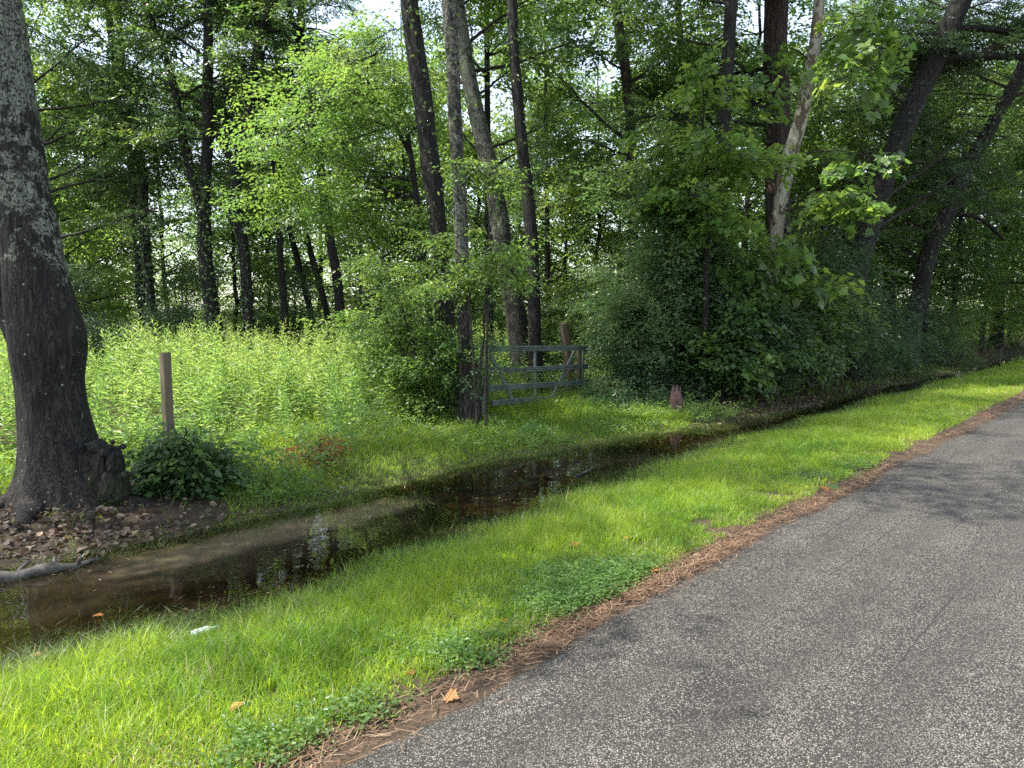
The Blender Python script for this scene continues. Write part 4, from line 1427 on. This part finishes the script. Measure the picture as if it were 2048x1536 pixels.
post('square sawn wooden post standing in the sunny weeds', 330, 705, 8.4, .092, M['post'], yaw=-.62, slant=.004)
post('dark rotten round gate post at the left end of the metal gate', 957, 716, 12.45, .115, M['darkpost'], round_=True)
post('tall tan wooden post leaning left behind the metal gate', 1127, 645, 16.2, .14, M['oldpost'], lean=(-.24, 0), yaw=.5, slant=.02)
post('dark upright post behind the right end of the metal gate', 1161, 694, 15.7, .13, M['oldpost'], yaw=.2)
post('pale short broken stake in front of the thicket at right', 1678, 716, 18.9, .07, M['oldpost'], round_=True)

# broken red stump by the water
g = GG(1352, 826)
Yst = g[1]
st = thing('broken_stump', 'splintered reddish stump standing by the dark water edge', 'stump', g)
mb = MB()
Pq = np.array([W(1352, y, Yst) for y in (832, 815, 800, 788, 780)])
mb.tube(Pq, np.array([.10, .115, .12, .09, .05]), 14, .25, 4)
mb.build('stump_body', M['redwood'], st)
for px, yt, r0 in ((1346, 771, .03), (1354, 770, .026), (1360, 773, .022), (1350, 774, .02)):
    mb = MB()
    mb.tube(np.array([W(px, 792, Yst - .03), W(px, 782, Yst - .03), W(px + 1, yt, Yst - .02)]), np.array([r0 * 1.2, r0, r0 * .4]), 6, .2, int(px))
    mb.build('splinter', M['redwood'], st)

# log along the bank, sticks, branch pile
mb = MB()
Pq = []
for x, y in ((-60, 1172), (0, 1157), (60, 1147), (110, 1138), (150, 1130), (200, 1120)):
    p = G(x, y, WZ + .02)
    Pq.append(p)
Q_, r_ = resample(np.array(Pq), np.array([.045, .045, .042, .036, .028, .010]), .05)
Q_[:, 2] += .012 * np.sin(np.arange(len(Q_)) * .9)
mb.tube(Q_, r_ * (.75 + .5 * fbm(np.arange(len(Q_)) * .5, np.zeros(len(Q_)), 4)), 14, .55, 12)
for k_, (i_, dx, dy, dz) in enumerate(((5, .06, .10, .09), (10, -.05, .10, .06), (13, .05, -.04, .08))):
    mb.tube(np.array([Q_[i_], Q_[i_] + [dx * .5, dy * .5, dz * .6], Q_[i_] + [dx, dy, dz]]), np.array([.018, .014, .008]), 8, .3, k_)
tag(mb.build('fallen_log', M['log'], None), 'weathered log lying along the water edge below the big tree', 'log')
mb = MB()
Pq = np.array([G(1150, 952, WZ + .01), G(1168, 945, WZ + .015), G(1196, 930, WZ + .03)])
mb.tube(Pq, np.array([.012, .012, .006]), 8, .2, 3)
tag(mb.build('stick', M['log'], None), 'thin grey stick poking from the ditch water below the gate', 'stick')
rg = np.random.default_rng(31)
c = GG(1950, 724)
bp = thing('branch_pile', 'pile of cut dry branches at the far verge', 'branch pile', (c[0], c[1], hxy(c[0], c[1])))
for k in range(22):
    p0 = c + np.array([rg.normal(0, .8), rg.normal(0, .4), .02])
    p0[2] = hxy(p0[0], p0[1])
    B = curve(p0, [rg.normal(0, .8), rg.normal(0, .3), rg.uniform(.2, 1.2)], rg.uniform(.8, 1.6), 6, rg, 0, .6, .12)
    mb = MB()
    mb.tube(B, np.linspace(.022, .006, 7), 5)
    mb.build('stick', M['oldpost'], bp)

# bottle
g = GG(405, 1268)
ug, vg = to_uv(g)
p0, p1 = G(381, 1272, g[2] + .06), G(434, 1254, g[2] + .075)
d = unit(p1 - p0)
L = np.linalg.norm(p1 - p0)
BU, BV = to_uv(g)
bt = thing('plastic_bottle', 'clear crumpled plastic bottle with teal cap in wet grass', 'bottle', g)
prof = [(0, .002), (.004, .026), (.02, .032), (.05, .033), (.055, .031), (.075, .033), (.08, .031), (.10, .033), (.115, .031), (.135, .018), (.148, .0125), (.158, .0125)]
mb = MB()
sc = L / .175
mb.tube(np.array([p0 + d * x * sc for x, _ in prof]), np.array([r * sc for _, r in prof]), 20, .10, 3)
mb.build('bottle_body', M['bottle'], bt)
mb = MB()
mb.tube(np.array([p0 + d * x * sc for x in (.156, .157, .174, .175)]), np.array([.0125, .015, .015, .012]) * sc, 16)
mb.build('cap', M['cap'], bt)

# single fallen leaves that stand out
LV = [(893, 1388, .085, 'curled orange leaf on the dirt beside the asphalt edge', 'orangeleaf', .7),
      (1156, 1092, .10, 'upright orange brown leaf in the bright grass', 'orangeleaf', .3),
      (822, 1340, .06, 'small brown curled leaf in the grass near the road edge', 'orangeleaf', .2),
      (1020, 1043, .09, 'rust leaf lying at the grassy water edge', 'orangeleaf', .2),
      (195, 1232, .07, 'orange leaf floating on the dark ditch water', 'orangeleaf', .4),
      (65, 1308, .09, 'tan leaf half sunk at the shallow near bank', 'orangeleaf', .9),
      (1015, 1242, .05, 'small tan leaf in the grass uphill of the asphalt bulge', 'orangeleaf', .6),
      (1258, 1075, .06, 'pale tan leaf lying in the sunny grass', 'orangeleaf', .9),
      (1300, 1138, .07, 'bright orange leaf beside the clover patch at the road edge', 'orangeleaf', .5),
      (1402, 1112, .07, 'white bleached leaf on the pine needle strip', 'deadleaf', 1.0),
      (1645, 978, .10, 'dull orange leaf on the needle strip left of the green fallen leaf', 'orangeleaf', .5),
      (1680, 976, .17, 'large green lobed leaf fallen on the asphalt edge', 'leaf_bright', .6),
      (1705, 970, .12, 'brown lobed leaf touching the green fallen leaf', 'deadleaf', .6),
      (930, 1333, .10, 'long tan leaf lying flat by the roadside dirt', 'deadleaf', .9),
      (475, 1415, .07, 'orange leaf deep in the near grass', 'orangeleaf', .8),
      (1470, 966, .06, 'small yellowish leaf in the verge grass near the road bend', 'orangeleaf', .95)]
for k, (px, py, sz, lab, mm, ti) in enumerate(LV):
    rg = np.random.default_rng(900 + k)
    g = GG(px, py)
    u_, v_ = to_uv(g)
    g = GG(px, py, .05 if (2.6 < v_ < near_edge(u_) - .1) else (.045 if v_ < road_edge(u_) else .02))
    n_ = unit(np.array([rg.normal(0, .2), -.3 + rg.normal(0, .15), 1.0]) if v_ < near_edge(u_) - .1 else np.array([.03, -.05, 1.0]))
    sz = sz * .8
    a_ = rg.uniform(0, 6.28)
    o = leaf_mesh('dead_leaf' if mm != 'leaf_bright' else 'fallen_leaf', np.zeros((1, 3)), np.array([[math.cos(a_), math.sin(a_), .1]]), n_[None], np.array([sz]), np.array([ti]), 'star' if k % 2 == 0 or k in (11, 12) else 'wide', M[mm])
    o.location = g
    tag(o, lab, 'leaf', 'fallen leaves')

# ------------------------------------------------------------------ ground cover
def blades(name, u, v, h, wdt, bend, tint, m, zoff=0.0, kind='grass', seed=0):
    """grass blades: a bent strip of two faces each, in the road's own frame"""
    rg = np.random.default_rng(seed)
    n = len(u)
    z = hgt(u, v) + zoff
    th = rg.uniform(0, 2 * math.pi, n)
    dx, dy = np.cos(th), np.sin(th)
    ph = rg.uniform(0, 2 * math.pi, n)
    wx, wy = np.cos(ph), np.sin(ph)
    V = np.empty((n, 6, 3))
    for k, (q, ww) in enumerate(((0, 1), (.55, .85), (1.0, .12))):
        bx = bend * h * q * q
        zz = h * q * (1 - .35 * bend * q)
        for s, sg in enumerate((-1, 1)):
            V[:, k * 2 + s, 0] = u + dx * bx + wx * wdt * ww * sg * .5
            V[:, k * 2 + s, 1] = v + dy * bx + wy * wdt * ww * sg * .5
            V[:, k * 2 + s, 2] = z + zz
    F = (np.array([[0, 1, 3, 2], [2, 3, 5, 4]])[None] + (np.arange(n) * 6)[:, None, None]).reshape(-1, 4)
    o = np_mesh(name, V.reshape(-1, 3), F, m, tint=np.repeat(np.clip(tint, 0, 1), 6), smooth=True)
    o.rotation_euler[2] = ROADROT
    return tag(o, kind='stuff')


rg = np.random.default_rng(300)
U_, V_, H_, Wd = [], [], [], []
for u0, u1, dens, hs, wd in ((-2.2, 3.5, 8500, 1.0, .0046), (3.5, 7, 6500, 1.0, .0052), (7, 13, 3800, 1.05, .007), (13, 24, 1500, 1.1, .010), (24, 60, 500, 1.2, .018)):
    n = int((u1 - u0) * 3.0 * dens)
    u = rg.uniform(u0, u1, n)
    vn = near_edge(u) + .45 * (fbm(u * 2.1, u * 0 + 1, 67) - .45)
    v = 2.34 + (vn + .25 - 2.34) * rg.uniform(0, 1, n)
    keep = rg.uniform(0, 1, n) < (vn + .25 - 2.34) / 3.0
    patch = fbm(u * 1.1, v * 1.1, 61)
    edge_t = (v - 2.17 - .32 * (fbm(u * 1.6, v * 1.6, 62) - .25)) / .22
    keep &= rg.uniform(0, 1, n) < np.clip(edge_t, .05, 1)
    keep &= rg.uniform(0, 1, n) < np.clip((vn + .2 - v) / .7, 0, 1) ** 1.3
    keep &= ~((np.abs(u - BU + .08) < .17) & (v > BV - .30) & (v < BV + .12))
    # bare scuffed spots beside the road
    keep &= ~((fbm(u * 2.2, v * 2.2, 66) > .66) & (v < 2.9))
    u, v, patch = u[keep], v[keep], patch[keep]
    U_.append(u)
    V_.append(v)
    H_.append(hs * (.030 + .11 * patch ** 1.3 + .05 * rg.uniform(0, 1, len(u)) ** 2) * np.clip(.5 + .7 * (v - 2.5), .4, 1.15) * rg.uniform(.7, 1.5, len(u)))
    Wd.append(np.full(len(u), wd) * rg.uniform(.7, 1.4, len(u)))
u, v, h, wd = map(np.concatenate, (U_, V_, H_, Wd))
ti = .50 + .8 * (fbm(u * .9, v * .9, 63) - .5) + .35 * (fbm(u * 4, v * 4, 64) - .5) + rg.normal(0, .12, len(u)) - .12 * np.clip(v - near_edge(u) + .3, 0, 1)
dry = rg.uniform(0, 1, len(u)) < .03 + .10 * (fbm(u * 1.9, v * 1.9, 68) > .60)
ti = np.where(dry, 1.0, np.clip(ti, 0, .92))
blades('grass', u, v, h, wd, rg.uniform(.15, 1.1, len(u)), ti, M['grass'], seed=1)

# wet grass standing and lying in the water
n = 170000
u = rg.uniform(-2.5, 18, n)
q = rg.beta(.6, 1.2, n) * 1.15 - .12
v = near_edge(u) - .05 + q * (far_edge(u) - near_edge(u))
keep = fbm(u * 1.3, v * 1.3, 71) + .55 * (np.abs(q - .5)) > .50
u, v = u[keep], v[keep]
blades('wet_grass', u, v, .06 + .13 * rg.uniform(0, 1, len(u)) ** 1.5, np.where(u < 7, .0042, .007) * rg.uniform(.7, 1.3, len(u)), rg.uniform(.6, 2.2, len(u)), rg.normal(.5, .22, len(u)), M['wetgrass'], seed=2)

# far bank: short grass and mixed herbs
n = 150000
u = rg.uniform(-2, 30, n)
q = rg.uniform(0, 1, n) ** 1.3
vf = far_edge(u)
v = vf - .02 + q * 5.0
dm = (((u - T1U + .1) ** 2 + (v - T1V + .5) ** 2) < 1.25 ** 2)
keep = rg.uniform(0, 1, n) < np.where(dm, .06, 1) * np.clip(.35 + 1.0 * fbm(u * 1.2, v * 1.2, 81), 0, 1) * np.where((u > 11.6 + .8 * np.sin(v * 3)) & (v > vf - .1), .10, 1)
u, v, q = u[keep], v[keep], q[keep]
hb = (.06 + .20 * fbm(u * .8, v * .8, 82) * np.clip(.15 + q * 3, 0, 1.3)) * np.clip(.3 + (v - far_edge(u)) * 1.2, .3, 1) * rg.uniform(.6, 1.5, len(u))
blades('bank_grass', u, v, hb, np.where(u < 10, .006, .010) * rg.uniform(.7, 1.4, len(u)), rg.uniform(.3, 1.5, len(u)), .45 + .4 * (fbm(u * .7, v * .7, 83) - .5) + rg.normal(0, .15, len(u)), M['grass'], seed=3)


def herbs(name, pos, m, spr, kind, seed, tint, stuff=True, pitch=.5):
    rg = np.random.default_rng(seed)
    f = Foliage(seed, SPR[spr], tint, .25)
    f.sprays(pos, rg.uniform(0, 6.28, len(pos)), rg.normal(pitch, .4, len(pos)))
    return tag(f.build(name, kind, M[m], None), kind='stuff')


# herb layer on the far bank and through the wood floor
n = 16000
u = rg.uniform(-3, 24, n)
vf = far_edge(u)
q = rg.uniform(0, 1, n)
v = vf + .25 + q ** 1.2 * 6.0
dm = (((u - T1U + .1) ** 2 + (v - T1V + .55) ** 2) < 1.35 ** 2)
keep = (fbm(u * 1.1, v * 1.1, 91) > .44) & ~dm & ~((u > 12.5) & (v < vf + 1.7)) & (rg.uniform(0, 1, n) < np.where(u < 13, 1, .45))
u, v, q = u[keep], v[keep], q[keep]
x, y = from_uv(u, v)
wl = np.interp(x, [-15, -6, -3.4, -1.6, .6, 1.2, 30], [8.4, 8.7, 9.6, 11.6, 15.0, 99, 99])
kk = (y < wl + .5) | (rg.uniform(0, 1, len(u)) < .12)
u, v, q, x, y = u[kk], v[kk], q[kk], x[kk], y[kk]
gw = np.where((x > -1.2) & (x < 3.0) & (y > 9.5) & (y < 15.5), .25, 1.0)
z = hgt(u, v) + gw * rg.uniform(.02, 1, len(u)) * (.12 + .55 * np.clip(q * 2.2, 0, 1) * fbm(u * 1.0, v * 1.0, 92) ** 1.5 * 1.6)
herbs('undergrowth', np.stack([x, y, z], -1), 'weed', 'herb', 'oval', 301, .42)
# forest floor shrubbery, deeper
n = 26000
x = rg.uniform(-24, 36, n)
y = rg.uniform(15, 38, n)
u, v = to_uv(np.stack([x, y], -1))
keep = (v > far_edge(u) + 1.3) & (np.abs(x) < y * .95) & (fbm(x * .35, y * .35, 95) > .36) & ((x > -1) | (y > 20))
x, y, u, v = x[keep], y[keep], u[keep], v[keep]
z = hgt(u, v) + rg.uniform(0, 1, len(x)) ** 1.2 * (.4 + 5.0 * np.clip(fbm(x * .3, y * .3, 96) - .3, 0, 1) * np.clip((y - 14) / 8, .5, 1.3))
herbs('forest_undergrowth', np.stack([x, y, z], -1), 'leaf', 'shrub', 'oval', 302, .45, pitch=.1)

# clover and low creepers at the road edge
cl = []
for px, py, r_, n in ((1150, 1150, .40, 520), (1230, 1155, .30, 380), (1190, 1205, .30, 420), (1110, 1200, .35, 380), (960, 1330, .16, 110), (900, 1290, .3, 160), (1700, 935, .5, 420), (1560, 960, .5, 300), (760, 1440, .2, 120), (560, 1500, .25, 160)):
    g = GG(px, py)
    cl.append(np.stack([g[0] + rg.normal(0, r_ * .7, n), g[1] + rg.normal(0, r_ * .45, n), np.zeros(n)], -1))
cl = np.vstack(cl)
u, v = to_uv(cl)
cl = cl[v > road_edge(u) + .08]
u, v = to_uv(cl)
cl[:, 2] = hgt(u, v) + rg.uniform(.01, .055, len(cl))
nq = len(cl) * 9
P = np.repeat(cl, 9, axis=0) + rg.normal(0, .03, (nq, 3)) * [1, 1, .4]
th_ = rg.uniform(0, 6.28, nq)
tag(leaf_mesh('clover', P, np.stack([np.cos(th_), np.sin(th_), rg.normal(0, .25, nq)], -1), unit(np.array([0, 0, 1.0]) + rg.normal(0, .3, (nq, 3))), rg.uniform(.012, .024, nq), rg.normal(.35, .2, nq), 'wide', M['weed']), kind='stuff')

# tall weeds in the sunny clearing
rg = np.random.default_rng(310)
n = 4300
x = rg.uniform(-15, .6, n)
y = rg.uniform(8.8, 20, n)
u, v = to_uv(np.stack([x, y], -1))
line = np.interp(x, [-15, -6, -3.4, -1.6, .6], [8.4, 8.7, 9.6, 11.6, 15.0])
keep = (y > line + rg.normal(0, .35, n)) & (np.abs(x) < y * .85) & (v > far_edge(u) + 1.4)
keep &= rg.uniform(0, 1, n) < -.5 + 2.6 * fbm(x * .9, y * .9, 97)
x, y, u, v = x[keep], y[keep], u[keep], v[keep]
n = len(x)
hw = np.clip(.55 + .30 * (y - line[keep]), .5, 1.0) * (1.12 + 1.0 * (fbm(x * .6, y * .6, 98) - .40)) * rg.uniform(.5, 1.25, n)
z0 = hgt(u, v)
lean_ = rg.normal(0, .13, (n, 2))
K = 46
t_ = (np.arange(K) + .5) / K
tj = np.clip(t_[None] + rg.normal(0, .01, (n, K)), .05, 1)
ang = (np.arange(K) * 2.4)[None] + rg.uniform(0, 6.28, n)[:, None]
base = np.stack([x[:, None] + lean_[:, :1] * hw[:, None] * tj ** 2, y[:, None] + lean_[:, 1:] * hw[:, None] * tj ** 2, z0[:, None] + hw[:, None] * tj], -1)
upw = np.interp(t_, [0, .6, 1], [-.25, .25, 1.3])[None] + rg.normal(0, .15, (n, K))
D = np.stack([np.cos(ang), np.sin(ang), upw], -1)
N = np.stack([-np.cos(ang) * .4, -np.sin(ang) * .4, np.ones_like(ang)], -1) + rg.normal(0, .25, (n, K, 3))
sz = np.interp(t_, [0, .3, .8, 1], [.075, .135, .12, .06])[None] * rg.uniform(.7, 1.25, (n, K)) * rg.uniform(.7, 1.3, (n, 1))
ti = (.55 + .9 * (fbm(x * .5, y * .5, 99) - .5) + rg.normal(0, .12, n))[:, None] + .18 * (t_[None] - .5) + rg.normal(0, .12, (n, K))
weeds = leaf_mesh('tall_weeds', base.reshape(-1, 3), D.reshape(-1, 3), N.reshape(-1, 3), sz.ravel(), ti.ravel(), 'long', M['weed'])
tag(weeds, kind='stuff')
# their stalks
e = rg.uniform(0, math.pi, n)
sv = np.stack([np.cos(e), np.sin(e), np.zeros(n)], -1) * .0045
b0 = np.stack([x, y, z0], -1)
b1_ = np.stack([x + lean_[:, 0] * hw * .25, y + lean_[:, 1] * hw * .25, z0 + hw * .5], -1)
b2_ = np.stack([x + lean_[:, 0] * hw, y + lean_[:, 1] * hw, z0 + hw], -1)
V = np.stack([b0 - sv, b0 + sv, b1_ - sv * .8, b1_ + sv * .8, b2_ - sv * .3, b2_ + sv * .3], 1)
F = (np.array([[0, 1, 3, 2], [2, 3, 5, 4]])[None] + (np.arange(n) * 6)[:, None, None]).reshape(-1, 4)
tag(np_mesh('weed_stalks', V.reshape(-1, 3), F, M['weed'], tint=np.full(n * 6, .15)), kind='stuff')

# leaf litter: under the big tree and along the dark bank
rg = np.random.default_rng(320)
pts = []
g = GG(120, 1050)
n = 1500
pts.append(np.stack([g[0] + rg.normal(0, .75, n), g[1] - .15 + rg.normal(0, .55, n)], -1))
for px, py, rx, ry, n in ((1560, 805, 1.2, .9, 2600), (1600, 815, 1.2, .7, 2200), (1540, 845, .6, .5, 500), (1700, 785, 2.0, 1.0, 1500), (1480, 815, 1.2, .8, 500), (1350, 840, 1.5, .6, 250), (1180, 900, .6, .3, 120), (560, 965, .3, .2, 90)):
    g = GG(px, py)
    pts.append(np.stack([g[0] + rg.normal(0, rx, n), g[1] + rg.normal(0, ry, n)], -1))
pts = np.vstack(pts)
u, v = to_uv(pts)
keep = (v > far_edge(u) - .1)
pts, u, v = pts[keep], u[keep], v[keep]
n = len(pts)
P = np.concatenate([pts, (np.maximum(hgt(u, v), WZ) + rg.uniform(.004, .05, n))[:, None]], -1)
th_ = rg.uniform(0, 6.28, n)
tag(leaf_mesh('leaf_litter', P, np.stack([np.cos(th_), np.sin(th_), rg.normal(0, .3, n)], -1), unit(np.array([0, 0, 1.0]) + rg.normal(0, .5, (n, 3))), rg.uniform(.03, .075, n), rg.normal(.45, .28, n), 'wide', M['deadleaf']), kind='stuff')

# pine needles and grit swept to the road edge
n = 24000
u = np.concatenate([rg.uniform(-2.2, 7, 14000), rg.uniform(7, 26, 10000)])
v = road_edge(u) + .05 + rg.normal(0, .06, n) * (1 + .8 * fbm(u * 1.1, u * 0, 55))
keep = rg.uniform(0, 1, n) < np.clip(-.55 + 2.0 * fbm(u * .9, v * .9, 56), 0.08, 1)
u, v = u[keep], v[keep]
n = len(u)
on = v < road_edge(u) - .01
z = np.where(on, .004, np.maximum(hgt(u, v), -.02)) + rg.uniform(.001, .018, n)
x, y = from_uv(u, v)
th_ = rg.normal(ROADROT, .9, n)
wide = np.where(u < 7, 1.0, 1.8)
D = np.stack([np.cos(th_), np.sin(th_), rg.normal(0, .12, n)], -1)
B = np.stack([-np.sin(th_), np.cos(th_), np.zeros(n)], -1) * (.0016 * wide)[:, None]
Lh = (rg.uniform(.03, .09, n))[:, None]
P0 = np.stack([x, y, z], -1)
V = np.stack([P0 - B, P0 + B, P0 + D * Lh + B, P0 + D * Lh - B], 1)
F = (np.arange(n) * 4)[:, None] + np.arange(4)[None]
tag(np_mesh('pine_needles', V.reshape(-1, 3), F, M['needle'], tint=np.repeat(np.clip(rg.normal(.5, .25, n), 0, 1), 4), smooth=False), kind='stuff')


# bits of leaf and straw drifted along the water's edges
rg = np.random.default_rng(330)
n = 1500
u = rg.uniform(-1.5, 16, n)
q = np.where(rg.uniform(0, 1, n) < .6, rg.beta(1, 7, n), rg.beta(7, 1.2, n))
v = near_edge(u) + q * (far_edge(u) - near_edge(u))
keep = fbm(u * 1.5, v * 1.5, 101) > .46
u, v = u[keep], v[keep]
n = len(u)
x, y = from_uv(u, v)
th_ = rg.uniform(0, 6.28, n)
tag(leaf_mesh('floating_debris', np.stack([x, y, np.full(n, WZ + .004)], -1), np.stack([np.cos(th_), np.sin(th_), np.zeros(n)], -1), unit(np.array([0, 0, 1.0]) + rg.normal(0, .05, (n, 3))), rg.uniform(.012, .06, n), rg.normal(.5, .3, n), 'long', M['needle']), kind='stuff')
